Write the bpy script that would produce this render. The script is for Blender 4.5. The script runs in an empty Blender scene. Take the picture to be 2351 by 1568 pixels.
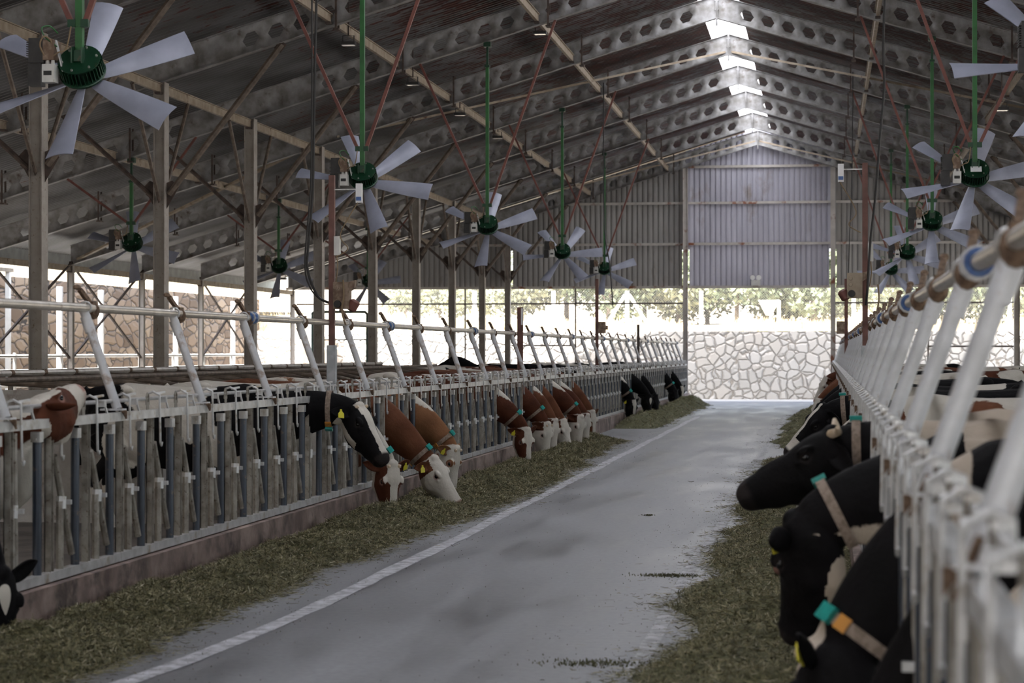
import bpy, bmesh, math, random
import numpy as np
from mathutils import Vector, Matrix, noise as mnoise

random.seed(7); RNG = np.random.default_rng(7)
SC = bpy.context.scene; COL = SC.collection
PI = math.pi

# ------------------------------------------------------------------ camera, world, sun, exposure
F_PX, YAW, EYE = 5000.0, math.atan(719.5/5000.0), 1.77
PITCH = 24.0/5000.0
cam_d = bpy.data.cameras.new('camera'); cam = bpy.data.objects.new('camera', cam_d); COL.objects.link(cam)
cam_d.sensor_width = 36.0; cam_d.lens = F_PX/2351*36.0
cam_d.clip_start = 0.2; cam_d.clip_end = 900
cam.location = (0, 0, EYE); cam.rotation_euler = (PI/2 + PITCH, 0, YAW)
cam_d.dof.use_dof = True; cam_d.dof.focus_distance = 26.0; cam_d.dof.aperture_fstop = 3.6
SC.camera = cam

w = bpy.data.worlds.new('sky'); SC.world = w; w.use_nodes = True
nt = w.node_tree; nt.nodes.clear()
wo = nt.nodes.new('ShaderNodeOutputWorld'); bg = nt.nodes.new('ShaderNodeBackground')
sky = nt.nodes.new('ShaderNodeTexSky')
sky.sky_type = 'NISHITA'; sky.sun_disc = False; sky.sun_elevation = math.radians(58); sky.sun_rotation = math.radians(200)
sky.air_density = 1.0; sky.dust_density = 3.0
hsv = nt.nodes.new('ShaderNodeHueSaturation'); hsv.inputs['Saturation'].default_value = 0.5
nt.links.new(sky.outputs[0], hsv.inputs['Color']); nt.links.new(hsv.outputs[0], bg.inputs[0])
bg.inputs[1].default_value = 0.75
nt.links.new(bg.outputs[0], wo.inputs[0])

sun_d = bpy.data.lights.new('sun', 'SUN'); sun = bpy.data.objects.new('sun', sun_d); COL.objects.link(sun)
sun_d.energy = 11.0; sun_d.angle = math.radians(0.6); sun_d.color = (1.0, 0.95, 0.87)
# sun stands high behind the camera and to its left, so the far wall is lit and the left wall is shaded
sd = Vector((0.33, 0.62, -1.05)).normalized()
sun.rotation_euler = sd.to_track_quat('-Z', 'Y').to_euler()

vs = SC.view_settings
vs.view_transform = 'Standard'; vs.look = 'None'; vs.exposure = 0.82; vs.gamma = 1.0
try: vs.use_curve_mapping = False
except Exception: pass
SC.cycles.use_denoising = True
SC.cycles.max_bounces = 7; SC.cycles.diffuse_bounces = 5; SC.cycles.glossy_bounces = 3
SC.cycles.transmission_bounces = 4; SC.cycles.transparent_max_bounces = 6
SC.cycles.sample_clamp_indirect = 6.0
SC.cycles.caustics_reflective = False; SC.cycles.caustics_refractive = False

# ------------------------------------------------------------------ helpers
SY, CY = math.sin(YAW), math.cos(YAW)
def ray(px, py):
    """unit-depth ray through an image point, as a world direction"""
    xc = (px-1175.5)/F_PX; yc = -(py-784.0)/F_PX
    cp, sp = math.cos(PITCH), math.sin(PITCH)
    f = Vector((-SY*cp, CY*cp, sp)); r = Vector((CY, SY, 0)); u = r.cross(f)
    return f + r*xc + u*yc
def at(px, py, Y):
    d = ray(px, py); t = Y/d.y
    return Vector((d.x*t, Y, EYE+d.z*t))
def fence_Y(px, a=4.93):
    d = ray(px, 808); return -a/d.x*d.y

def tag(o, label=None, cat=None, group=None, kind=None):
    if label: o['label'] = label
    if cat: o['category'] = cat
    if group: o['group'] = group
    if kind: o['kind'] = kind
    return o
def thing(name, label, cat, loc=(0,0,0), rz=0.0, group=None):
    o = bpy.data.objects.new(name, None); COL.objects.link(o)
    o.empty_display_size = 0.2
    o.location = loc; o.rotation_euler = (0,0,rz)
    return tag(o, label, cat, group)
def kids(o): return [c for c in bpy.data.objects if c.parent == o]
def copy_thing(tree, loc, rz=None, label=None, group=None):
    """tree = (root, [(part, [subparts])...])"""
    root, parts = tree
    r = root.copy(); COL.objects.link(r); r.location = loc
    if rz is not None: r.rotation_euler = (0,0,rz)
    if label: r['label'] = label
    if group: r['group'] = group
    for p, subs in parts:
        c = p.copy(); COL.objects.link(c); c.parent = r
        for s in subs:
            d = s.copy(); COL.objects.link(d); d.parent = c
    return r
def tree_of(root):
    allo = list(bpy.data.objects)
    return (root, [(p, [s for s in allo if s.parent == p]) for p in allo if p.parent == root])

class MB:
    def __init__(s): s.v=[]; s.f=[]
    def add(s, vs, fs):
        b=len(s.v); s.v.extend([tuple(v) for v in vs]); s.f.extend([tuple(i+b for i in f) for f in fs]); return s
    def box(s, c, d, rot=None):
        x,y,z=[k/2 for k in d]; pts=[Vector((sx*x,sy*y,sz*z)) for sz in(-1,1) for sy in(-1,1) for sx in(-1,1)]
        if rot is not None: pts=[rot@p for p in pts]
        c=Vector(c); return s.add([c+p for p in pts],[(0,2,3,1),(4,5,7,6),(0,1,5,4),(2,6,7,3),(0,4,6,2),(1,3,7,5)])
    def span(s, lo, hi): return s.box([(a+b)/2 for a,b in zip(lo,hi)],[abs(b-a) for a,b in zip(lo,hi)])
    def bar(s, p0, p1, w, h, up=(0,0,1)):
        p0=Vector(p0);p1=Vector(p1);t=(p1-p0);L=t.length;t.normalize();u=Vector(up);u=u-t*u.dot(t)
        if u.length<1e-4: u=Vector((1,0,0)); u=u-t*u.dot(t)
        u.normalize(); r=t.cross(u); m=Matrix((r,t,u)).transposed()
        return s.box((p0+p1)/2,(w,L,h),m)
    def tube(s, pts, r, n=8, cap=True):
        pts=[Vector(p) for p in pts]; rs=r if isinstance(r,(list,tuple)) else [r]*len(pts)
        b=len(s.v); prev=None
        for i,p in enumerate(pts):
            if i==0: t=pts[1]-pts[0]
            elif i==len(pts)-1: t=pts[-1]-pts[-2]
            else: t=(pts[i+1]-pts[i]).normalized()+(pts[i]-pts[i-1]).normalized()
            t.normalize()
            if prev is None:
                u=Vector((0,0,1)) if abs(t.z)<.9 else Vector((1,0,0))
            else: u=prev
            u=(u-t*u.dot(t)).normalized(); prev=u; v=t.cross(u)
            for k in range(n):
                a=2*PI*k/n; s.v.append(tuple(p+(u*math.cos(a)+v*math.sin(a))*rs[i]))
        for i in range(len(pts)-1):
            for k in range(n):
                k2=(k+1)%n; s.f.append((b+i*n+k,b+i*n+k2,b+(i+1)*n+k2,b+(i+1)*n+k))
        if cap:
            s.f.append(tuple(b+k for k in range(n))[::-1]); e=b+(len(pts)-1)*n; s.f.append(tuple(e+k for k in range(n)))
        return s
    def lathe(s, c, axis, prof, n=20):
        """prof: (distance along the axis, radius)"""
        c=Vector(c); t=Vector(axis).normalized(); u=Vector((1,0,0)) if abs(t.x)<.9 else Vector((0,1,0))
        u=(u-t*u.dot(t)).normalized(); v=t.cross(u); b=len(s.v)
        for d,r in prof:
            for k in range(n):
                a=2*PI*k/n; s.v.append(tuple(c+t*d+(u*math.cos(a)+v*math.sin(a))*r))
        for i in range(len(prof)-1):
            for k in range(n):
                k2=(k+1)%n; s.f.append((b+i*n+k,b+i*n+k2,b+(i+1)*n+k2,b+(i+1)*n+k))
        s.f.append(tuple(b+k for k in range(n))[::-1]); e=b+(len(prof)-1)*n; s.f.append(tuple(e+k for k in range(n)))
        return s
    def ball(s, c, r, n=10, m=7, rot=None):
        rx,ry,rz = r if isinstance(r,(tuple,list)) else (r,r,r)
        c=Vector(c); vs=[]; fs=[]
        for i in range(m+1):
            th=PI*i/m
            for k in range(n):
                a=2*PI*k/n; p=Vector((rx*math.sin(th)*math.cos(a), ry*math.sin(th)*math.sin(a), rz*math.cos(th)))
                if rot is not None: p=rot@p
                vs.append(c+p)
        for i in range(m):
            for k in range(n): fs.append((i*n+k,(i+1)*n+k,(i+1)*n+(k+1)%n,i*n+(k+1)%n))
        return s.add(vs,fs)
    def prism(s, poly, off):
        """poly: list of 3D points (planar), off: extrusion vector"""
        n=len(poly); off=Vector(off); a=[Vector(p) for p in poly]
        return s.add(a+[p+off for p in a],[tuple(range(n))[::-1],tuple(range(n,2*n))]+[(i,(i+1)%n,n+(i+1)%n,n+i) for i in range(n)])
    def mesh(s, name, mt, smooth=False):
        me=bpy.data.meshes.new(name); me.from_pydata(s.v,[],s.f); me.materials.append(mt)
        bm=bmesh.new(); bm.from_mesh(me); bmesh.ops.recalc_face_normals(bm,faces=bm.faces); bm.to_mesh(me); bm.free()
        if smooth:
            me.polygons.foreach_set('use_smooth',[True]*len(me.polygons))
            try: me.set_sharp_from_angle(angle=math.radians(40))
            except Exception: pass
        return me
    def build(s, name, mt, parent=None, smooth=False, loc=(0,0,0)):
        o=bpy.data.objects.new(name, s.mesh(name,mt,smooth)); COL.objects.link(o); o.location=loc
        if parent is not None: o.parent=parent
        return o
def np_mesh(name, V, Fq, mt, smooth=False):
    me=bpy.data.meshes.new(name); n=len(V); V=np.asarray(V,dtype=np.float32); Fq=np.asarray(Fq,dtype=np.int32)
    me.vertices.add(n); me.vertices.foreach_set('co',V.ravel())
    k=Fq.shape[1]; me.loops.add(Fq.size); me.loops.foreach_set('vertex_index',Fq.ravel())
    me.polygons.add(len(Fq)); me.polygons.foreach_set('loop_start',np.arange(0,Fq.size,k,dtype=np.int32))
    me.materials.append(mt); me.update(calc_edges=True)
    if smooth: me.polygons.foreach_set('use_smooth',np.ones(len(Fq),dtype=bool))
    return me
def link(name, me, parent=None, loc=(0,0,0)):
    o=bpy.data.objects.new(name,me); COL.objects.link(o); o.location=loc
    if parent is not None: o.parent=parent
    return o

# ------------------------------------------------------------------ materials
def new_mat(name):
    m=bpy.data.materials.new(name); m.use_nodes=True; n=m.node_tree; b=n.nodes['Principled BSDF']; return m,n,b
def mat(name, c1, c2=None, scale=6.0, rough=0.6, metal=0.0, lo=.4, hi=.65, bump=0.0, stretch=(1,1,1), spots=None, spotscale=3.0, spot=(.5,.62), detail=5.0, world=False, bscale=None):
    m,n,b=new_mat(name); L=n.links
    b.inputs['Roughness'].default_value=rough; b.inputs['Metallic'].default_value=metal
    tc=n.nodes.new('ShaderNodeTexCoord'); mp=n.nodes.new('ShaderNodeMapping'); mp.inputs['Scale'].default_value=stretch
    if world:
        g=n.nodes.new('ShaderNodeNewGeometry'); L.new(g.outputs['Position'],mp.inputs[0])
    else: L.new(tc.outputs['Object'],mp.inputs[0])
    src=None
    if c2 is None: b.inputs['Base Color'].default_value=(*c1,1)
    else:
        no=n.nodes.new('ShaderNodeTexNoise'); no.inputs['Scale'].default_value=scale; no.inputs['Detail'].default_value=detail
        L.new(mp.outputs[0],no.inputs['Vector'])
        cr=n.nodes.new('ShaderNodeValToRGB'); cr.color_ramp.elements[0].position=lo; cr.color_ramp.elements[1].position=hi
        cr.color_ramp.elements[0].color=(*c1,1); cr.color_ramp.elements[1].color=(*c2,1)
        L.new(no.outputs['Fac'],cr.inputs[0]); src=cr.outputs[0]
        if spots:
            n2=n.nodes.new('ShaderNodeTexNoise'); n2.inputs['Scale'].default_value=spotscale; n2.inputs['Detail'].default_value=8; n2.inputs['Roughness'].default_value=.65
            L.new(mp.outputs[0],n2.inputs['Vector'])
            r2=n.nodes.new('ShaderNodeValToRGB'); r2.color_ramp.elements[0].position=spot[0]; r2.color_ramp.elements[1].position=spot[1]
            mx=n.nodes.new('ShaderNodeMix'); mx.data_type='RGBA'
            L.new(n2.outputs['Fac'],r2.inputs[0]); L.new(r2.outputs[0],mx.inputs['Factor']); L.new(src,mx.inputs['A']); mx.inputs['B'].default_value=(*spots,1)
            src=mx.outputs['Result']
        L.new(src,b.inputs['Base Color'])
    if bump:
        nb=n.nodes.new('ShaderNodeTexNoise'); nb.inputs['Scale'].default_value=bscale or scale*4; nb.inputs['Detail'].default_value=6
        L.new(mp.outputs[0],nb.inputs['Vector'])
        bp=n.nodes.new('ShaderNodeBump'); bp.inputs['Strength'].default_value=bump; bp.inputs['Distance'].default_value=.02
        L.new(nb.outputs['Fac'],bp.inputs['Height']); L.new(bp.outputs[0],b.inputs['Normal'])
    return m
M={}
M['steel_tan']=mat('dusty painted steel',(.22,.17,.12),(.36,.30,.23),5,.6,0,.35,.7,.1,spots=(.10,.05,.03),spotscale=3,spot=(.60,.68))
M['rafter']=mat('grey primed rafter steel',(.15,.14,.13),(.31,.305,.31),4,.5,0,.35,.65,.1,spots=(.09,.06,.045),spotscale=3.5,spot=(.58,.70))
M['column']=mat('dusty grey column steel',(.28,.25,.22),(.36,.33,.30),6,.6,0,.3,.7,.1,spots=(.16,.11,.07),spotscale=18,spot=(.60,.70))
M['brace']=mat('weathered brown pipe',(.09,.068,.052),(.18,.14,.11),9,.6,0,.35,.65,.1)
M['dark_brace']=mat('dark rusty rod',(.05,.035,.03),(.10,.07,.055),9,.7)
M['galv']=mat('galvanised steel',(.40,.40,.40),(.62,.62,.62),9,.42,.35,.3,.7,.08,spots=(.30,.24,.17),spotscale=7,spot=(.56,.70))
M['galv_dirty']=mat('soiled galvanised steel',(.18,.16,.135),(.34,.32,.285),10,.55,.2,.35,.65,.0,spots=(.10,.07,.05),spotscale=30,spot=(.58,.68))
M['pipe']=mat('galvanised neck pipe',(.46,.42,.37),(.62,.58,.53),7,.35,.45,.3,.7,.05,spots=(.22,.16,.11),spotscale=6,spot=(.58,.70))
M['white_paint']=mat('white painted pipe with rust',(.44,.445,.455),(.63,.645,.68),5,.4,.1,.3,.6,.05,spots=(.25,.16,.10),spotscale=5,spot=(.54,.66))
M['blue_tube']=mat('dark blue grey tube',(.022,.030,.045),(.05,.062,.085),5,.35,.2,.3,.7,0,spots=(.13,.10,.075),spotscale=16,spot=(.60,.68))
M['rust_clamp']=mat('brown rusty clamp',(.09,.055,.035),(.20,.13,.085),30,.8,0,.4,.6,.3)
M['blue_plastic']=mat('blue plastic coupling',(.035,.085,.24),(.08,.17,.38),14,.45)
M['green']=mat('green enamel',(.005,.03,.015),(.008,.055,.024),6,.38,.1,.3,.7,0,spots=(.09,.055,.035),spotscale=7,spot=(.60,.66))
M['green_rod']=mat('bright green painted rod',(.015,.09,.022),(.025,.14,.035),4,.4)
M['red_rod']=mat('red primer angle iron',(.12,.042,.034),(.18,.065,.05),6,.6)
M['red_post']=mat('red brown post',(.10,.045,.035),(.17,.075,.06),6,.6)
M['blade']=mat('pale blue grey fan blade',(.30,.32,.40),(.38,.40,.50),3,.45,.1)
M['black_plastic']=mat('black plastic',(.012,.012,.013),(.03,.028,.027),8,.45)
M['grey_box']=mat('white grey enclosure',(.55,.55,.53),(.66,.66,.63),6,.5,spots=(.2,.12,.07),spotscale=6,spot=(.60,.66))
M['brown_box']=mat('dirty brown enclosure',(.14,.09,.06),(.27,.20,.15),14,.7,0,.4,.6,.1)
M['cable']=mat('black cable',(.012,.011,.011),rough=.6)
M['cable_tan']=mat('tan cable',(.20,.14,.08),rough=.6)
M['steel_bolt']=mat('zinc bolt',(.5,.5,.48),rough=.35,metal=.7)
M['white_label']=mat('white label',(.7,.7,.72),rough=.5)
M['lens']=mat('lamp glass',(.75,.75,.75),rough=.15)
M['concrete']=mat('grey concrete',(.27,.245,.225),(.40,.375,.35),3,.8,0,.35,.65,.3,spots=(.16,.12,.10),spotscale=4,spot=(.52,.66),world=True)
M['curb']=mat('mauve concrete kerb',(.13,.088,.078),(.34,.255,.225),3.2,.75,0,.35,.65,.3,spots=(.075,.055,.05),spotscale=2.4,spot=(.50,.64),world=True,detail=8)
M['stub']=mat('grey concrete stub',(.34,.36,.38),(.46,.48,.50),8,.7,0,.4,.6,.1)
M['white_post']=mat('white concrete post',(.78,.78,.76),(.86,.86,.84),4,.7)
M['yellow']=mat('yellow plastic tag',(.62,.55,.03),rough=.45)
M['orange']=mat('orange number tag',(.55,.24,.04),rough=.5)
M['teal']=mat('teal transponder',(.015,.25,.22),(.02,.32,.28),30,.4)
M['strap']=mat('tan nylon strap',(.20,.15,.115),(.30,.235,.19),40,.8,0,.4,.6,.2)
M['horn']=mat('cream horn',(.45,.34,.22),(.62,.52,.40),12,.45)
M['eye']=mat('dark wet eye',(.006,.005,.006),rough=.08)
M['nostril']=mat('nostril skin',(.02,.012,.012),rough=.5)
M['ink']=mat('black print',(.02,.02,.02),rough=.6)
M['dark_ground']=mat('soiled pen floor',(.06,.05,.042),(.12,.10,.085),2,.7,0,.4,.6,.2,world=True)
M['outside']=mat('pale sunlit concrete',(.45,.43,.40),(.58,.56,.52),.8,.8,0,.3,.7,.1,world=True)
M['dry_soil']=mat('dry straw coloured soil',(.36,.30,.21),(.50,.43,.32),1.5,.9,0,.3,.7,.3,world=True)
M['dry_grass']=mat('dry grass',(.46,.37,.22),(.64,.54,.36),2,.9,0,.3,.7,0,world=True)
M['bark']=mat('grey bark',(.12,.09,.07),(.2,.16,.12),8,.9)
M['leaf1']=mat('olive green leaves',(.09,.12,.06),(.22,.25,.15),1.5,.7,0,.3,.7,0)
M['leaf2']=mat('yellow green leaves',(.16,.18,.10),(.30,.31,.20),1.5,.7,0,.3,.7,0)
M['shed']=mat('grey shed sheet',(.20,.22,.23),(.28,.30,.31),3,.5,.2)
M['orange_brick']=mat('tan block',(.52,.40,.28),(.66,.54,.42),6,.8,0,.3,.7,.2)
M['green_pipe']=mat('dark green pipe',(.015,.035,.025),(.03,.06,.045),6,.5)
M['wire']=mat('fence wire',(.25,.25,.25),rough=.5,metal=.4)

def floor_mat():
    m,n,b=new_mat('worn lane concrete'); L=n.links
    g=n.nodes.new('ShaderNodeNewGeometry')
    mp=n.nodes.new('ShaderNodeMapping'); mp.inputs['Scale'].default_value=(1.2,.22,1); L.new(g.outputs['Position'],mp.inputs[0])
    no=n.nodes.new('ShaderNodeTexNoise'); no.inputs['Scale'].default_value=1.3; no.inputs['Detail'].default_value=8; no.inputs['Roughness'].default_value=.6; L.new(mp.outputs[0],no.inputs['Vector'])
    cr=n.nodes.new('ShaderNodeValToRGB'); cr.color_ramp.elements[0].position=.35; cr.color_ramp.elements[1].position=.68
    cr.color_ramp.elements[0].color=(.155,.155,.165,1); cr.color_ramp.elements[1].color=(.33,.335,.36,1); L.new(no.outputs['Fac'],cr.inputs[0])
    n2=n.nodes.new('ShaderNodeTexNoise'); n2.inputs['Scale'].default_value=22; n2.inputs['Detail'].default_value=6; L.new(g.outputs['Position'],n2.inputs['Vector'])
    mx=n.nodes.new('ShaderNodeMix'); mx.data_type='RGBA'; mx.blend_type='MULTIPLY'; mx.inputs['Factor'].default_value=.45
    L.new(cr.outputs[0],mx.inputs['A']); L.new(n2.outputs['Fac'],mx.inputs['B']); 
    br=n.nodes.new('ShaderNodeBrightContrast'); br.inputs['Bright'].default_value=.03; L.new(mx.outputs['Result'],br.inputs[0]); L.new(br.outputs[0],b.inputs['Base Color'])
    # brushed cross grooves
    mp2=n.nodes.new('ShaderNodeMapping'); mp2.inputs['Scale'].default_value=(.8,9,1); mp2.inputs['Rotation'].default_value=(0,0,.35); L.new(g.outputs['Position'],mp2.inputs[0])
    n3=n.nodes.new('ShaderNodeTexNoise'); n3.inputs['Scale'].default_value=2.5; n3.inputs['Detail'].default_value=5; L.new(mp2.outputs[0],n3.inputs['Vector'])
    bp=n.nodes.new('ShaderNodeBump'); bp.inputs['Strength'].default_value=.25; bp.inputs['Distance'].default_value=.01; L.new(n3.outputs['Fac'],bp.inputs['Height']); L.new(bp.outputs[0],b.inputs['Normal'])
    rr=n.nodes.new('ShaderNodeMapRange'); rr.inputs['From Min'].default_value=.35; rr.inputs['From Max'].default_value=.65; rr.inputs['To Min'].default_value=.34; rr.inputs['To Max'].default_value=.62
    L.new(no.outputs['Fac'],rr.inputs[0]); L.new(rr.outputs[0],b.inputs['Roughness'])
    return m
M['lane']=floor_mat()
def stone_mat(name, cols, mortar, sc, st=(1,1,1)):
    m,n,b=new_mat(name); L=n.links; b.inputs['Roughness'].default_value=.85
    g0=n.nodes.new('ShaderNodeNewGeometry'); g=n.nodes.new('ShaderNodeMapping'); g.inputs['Scale'].default_value=st; L.new(g0.outputs['Position'],g.inputs[0]); g_out=g.outputs[0]
    nd=n.nodes.new('ShaderNodeTexNoise'); nd.inputs['Scale'].default_value=1.3; nd.inputs['Detail'].default_value=3; L.new(g_out,nd.inputs['Vector'])
    ad=n.nodes.new('ShaderNodeMix'); ad.data_type='RGBA'; ad.blend_type='LINEAR_LIGHT'; ad.inputs['Factor'].default_value=.22
    L.new(g_out,ad.inputs['A']); L.new(nd.outputs['Color'],ad.inputs['B'])
    v1=n.nodes.new('ShaderNodeTexVoronoi'); v1.feature='DISTANCE_TO_EDGE'; v1.inputs['Scale'].default_value=sc; L.new(ad.outputs['Result'],v1.inputs['Vector'])
    v2=n.nodes.new('ShaderNodeTexVoronoi'); v2.inputs['Scale'].default_value=sc; L.new(ad.outputs['Result'],v2.inputs['Vector'])
    sx=n.nodes.new('ShaderNodeSeparateColor'); L.new(v2.outputs['Color'],sx.inputs[0])
    cr=n.nodes.new('ShaderNodeValToRGB'); e=cr.color_ramp.elements
    e[0].color=(*cols[0],1); e[1].color=(*cols[-1],1)
    for i,c in enumerate(cols[1:-1]): k=e.new((i+1)/(len(cols)-1)); k.color=(*c,1)
    L.new(sx.outputs[0],cr.inputs[0])
    r=n.nodes.new('ShaderNodeValToRGB'); r.color_ramp.elements[0].position=.015; r.color_ramp.elements[1].position=.045; L.new(v1.outputs['Distance'],r.inputs[0])
    mx=n.nodes.new('ShaderNodeMix'); mx.data_type='RGBA'; mx.inputs['A'].default_value=(*mortar,1); L.new(r.outputs[0],mx.inputs['Factor']); L.new(cr.outputs[0],mx.inputs['B']); L.new(mx.outputs['Result'],b.inputs['Base Color'])
    r3=n.nodes.new('ShaderNodeMapRange'); r3.inputs['From Max'].default_value=.14; L.new(v1.outputs['Distance'],r3.inputs[0])
    bp=n.nodes.new('ShaderNodeBump'); bp.inputs['Strength'].default_value=1; bp.inputs['Distance'].default_value=.07; L.new(r3.outputs[0],bp.inputs['Height']); L.new(bp.outputs[0],b.inputs['Normal'])
    return m
M['stone_pale']=stone_mat('pale limestone rubble',[(.70,.67,.62),(.82,.79,.74),(.76,.71,.64)],(.45,.40,.34),2.9)
M['stone_brown']=stone_mat('brown rubble stone',[(.12,.078,.048),(.22,.15,.098),(.30,.225,.155),(.19,.135,.095)],(.035,.026,.02),3.1,(1,.36,1))

def roof_mat():
    """corrugated sheets: rusty towards the ridge, pale zinc lower down, streaks run down the slope"""
    m,n,b=new_mat('rusting corrugated roof sheet'); L=n.links; b.inputs['Roughness'].default_value=.5; b.inputs['Metallic'].default_value=.15
    g=n.nodes.new('ShaderNodeNewGeometry'); sp=n.nodes.new('ShaderNodeSeparateXYZ'); L.new(g.outputs['Position'],sp.inputs[0])
    # distance from ridge
    a=n.nodes.new('ShaderNodeMath'); a.operation='ADD'; a.inputs[1].default_value=2.38; L.new(sp.outputs['X'],a.inputs[0])
    ab=n.nodes.new('ShaderNodeMath'); ab.operation='ABSOLUTE'; L.new(a.outputs[0],ab.inputs[0])
    mp=n.nodes.new('ShaderNodeMapping'); mp.inputs['Scale'].default_value=(1.3,4.2,0); L.new(g.outputs['Position'],mp.inputs[0])
    no=n.nodes.new('ShaderNodeTexNoise'); no.inputs['Scale'].default_value=1.6; no.inputs['Detail'].default_value=8; no.inputs['Roughness'].default_value=.7; L.new(mp.outputs[0],no.inputs['Vector'])
    mp2=n.nodes.new('ShaderNodeMapping'); mp2.inputs['Scale'].default_value=(.12,.17,0); L.new(g.outputs['Position'],mp2.inputs[0])
    nl=n.nodes.new('ShaderNodeTexNoise'); nl.inputs['Scale'].default_value=1.0; nl.inputs['Detail'].default_value=2; L.new(mp2.outputs[0],nl.inputs['Vector'])
    # threshold grows with distance from the ridge
    mr=n.nodes.new('ShaderNodeMapRange'); mr.inputs['From Min'].default_value=2.5; mr.inputs['From Max'].default_value=11; mr.inputs['To Min'].default_value=.43; mr.inputs['To Max'].default_value=.64; L.new(ab.outputs[0],mr.inputs[0])
    s1=n.nodes.new('ShaderNodeMath'); s1.operation='SUBTRACT'; L.new(no.outputs['Fac'],s1.inputs[0]); L.new(mr.outputs[0],s1.inputs[1])
    s2=n.nodes.new('ShaderNodeMath'); s2.operation='MULTIPLY_ADD'; s2.inputs[1].default_value=.3; s2.inputs[2].default_value=-.15; L.new(nl.outputs['Fac'],s2.inputs[0])
    s3=n.nodes.new('ShaderNodeMath'); s3.operation='ADD'; L.new(s1.outputs[0],s3.inputs[0]); L.new(s2.outputs[0],s3.inputs[1])
    cr=n.nodes.new('ShaderNodeValToRGB'); cr.color_ramp.elements[0].position=0.0; cr.color_ramp.elements[1].position=.035; L.new(s3.outputs[0],cr.inputs[0])
    n4=n.nodes.new('ShaderNodeTexNoise'); n4.inputs['Scale'].default_value=.7; L.new(g.outputs['Position'],n4.inputs['Vector'])
    z=n.nodes.new('ShaderNodeValToRGB'); z.color_ramp.elements[0].color=(.075,.072,.07,1); z.color_ramp.elements[1].color=(.18,.18,.187,1); z.color_ramp.elements[0].position=.35; z.color_ramp.elements[1].position=.65; L.new(n4.outputs['Fac'],z.inputs[0])
    ru=n.nodes.new('ShaderNodeValToRGB'); ru.color_ramp.elements[0].color=(.022,.008,.0065,1); ru.color_ramp.elements[1].color=(.15,.045,.030,1); ru.color_ramp.elements[0].position=.45; ru.color_ramp.elements[1].position=.75; L.new(no.outputs['Fac'],ru.inputs[0])
    mx=n.nodes.new('ShaderNodeMix'); mx.data_type='RGBA'; L.new(cr.outputs[0],mx.inputs['Factor']); L.new(z.outputs[0],mx.inputs['A']); L.new(ru.outputs[0],mx.inputs['B']); L.new(mx.outputs['Result'],b.inputs['Base Color'])
    return m
M['roof']=roof_mat()
M['gable']=mat('blue grey trapezoid cladding',(.32,.315,.37),(.43,.425,.50),1.1,.45,.2,.3,.7,0,spots=(.20,.16,.13),spotscale=1.2,spot=(.60,.75),world=True,stretch=(1,1,.4))
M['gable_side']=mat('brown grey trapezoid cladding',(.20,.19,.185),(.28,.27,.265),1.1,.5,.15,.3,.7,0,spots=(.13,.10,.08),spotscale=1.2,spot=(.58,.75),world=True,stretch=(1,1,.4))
M['girt']=mat('rusting girt',(.40,.37,.34),(.52,.49,.46),3,.6,0,.3,.7,0,spots=(.22,.08,.04),spotscale=1.6,spot=(.56,.64),world=True)
def sky_sheet():
    m,n,b=new_mat('translucent ridge sheet'); L=n.links
    tr=n.nodes.new('ShaderNodeBsdfTranslucent'); tr.inputs[0].default_value=(.88,.90,.93,1)
    L.new(tr.outputs[0],n.nodes['Material Output'].inputs['Surface']); n.nodes.remove(b); return m
M['skylight']=sky_sheet()
# ------------------------------------------------------------------ dimensions of the barn
XR, ZR, SL = -2.38, 9.80, 0.302          # ridge line (roof sheet), slope
YG, BAY = 78.4, 5.95                    # far gable, frame spacing
FL, FR = -4.93, 0.29                    # the two feed fences
XC = (-11.4, 6.65); XO = (-19.4, 14.65) # inner columns, outer posts
YN = -14.0
ORD = ['zeroth','first','second','third','fourth','fifth','sixth','seventh','eighth','ninth','tenth','eleventh','twelfth','thirteenth','fourteenth','fifteenth','sixteenth','seventeenth','eighteenth','nineteenth','twentieth']
def nth(k):
    if k<=20: return ORD[k]
    t,r=divmod(k,10); w_={2:'twent',3:'thirt',4:'fort',5:'fift'}[t]
    return w_+'ieth' if r==0 else w_+'y-'+ORD[r]
def zroof(x): return ZR - SL*abs(x-XR)
def ztop(x): return zroof(x)-.14        # top of rafters

# ------------------------------------------------------------------ the setting
st=dict(kind='structure')
def struct(mb,name,m,smooth=False): return tag(mb.build(name,m,None,smooth),**st)
mb=MB(); mb.span((-6.2,YN,-.25),(1.4,YG+.2,0)); struct(mb,'floor',M['lane'])
mb=MB(); mb.span((-19.9,YN,-.25),(-5.0,YG+.1,.04)); struct(mb,'floor_pen_left',M['dark_ground'])
mb=MB(); mb.span((.36,YN,-.25),(15.2,YG+.1,.04)); struct(mb,'floor_pen_right',M['dark_ground'])
mb=MB(); mb.span((-60,YN-40,-.5),(-19.9,140,-.02)); mb.span((15.2,YN-40,-.5),(70,140,-.02)); mb.span((-19.9,YG+.2,-.5),(15.2,82.2,-.005)); mb.span((-19.9,YN-40,-.5),(15.2,YN,-.02)); struct(mb,'ground',M['outside'])
# feed kerbs
mb=MB(); mb.span((FL-.10,2,-.02),(FL+.09,YG+.05,.29)); tag(struct(mb,'trim_1',M['curb']),None)
mb=MB(); mb.span((FR-.09,2,-.02),(FR+.10,YG+.05,.29)); struct(mb,'trim_2',M['curb'])
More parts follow.
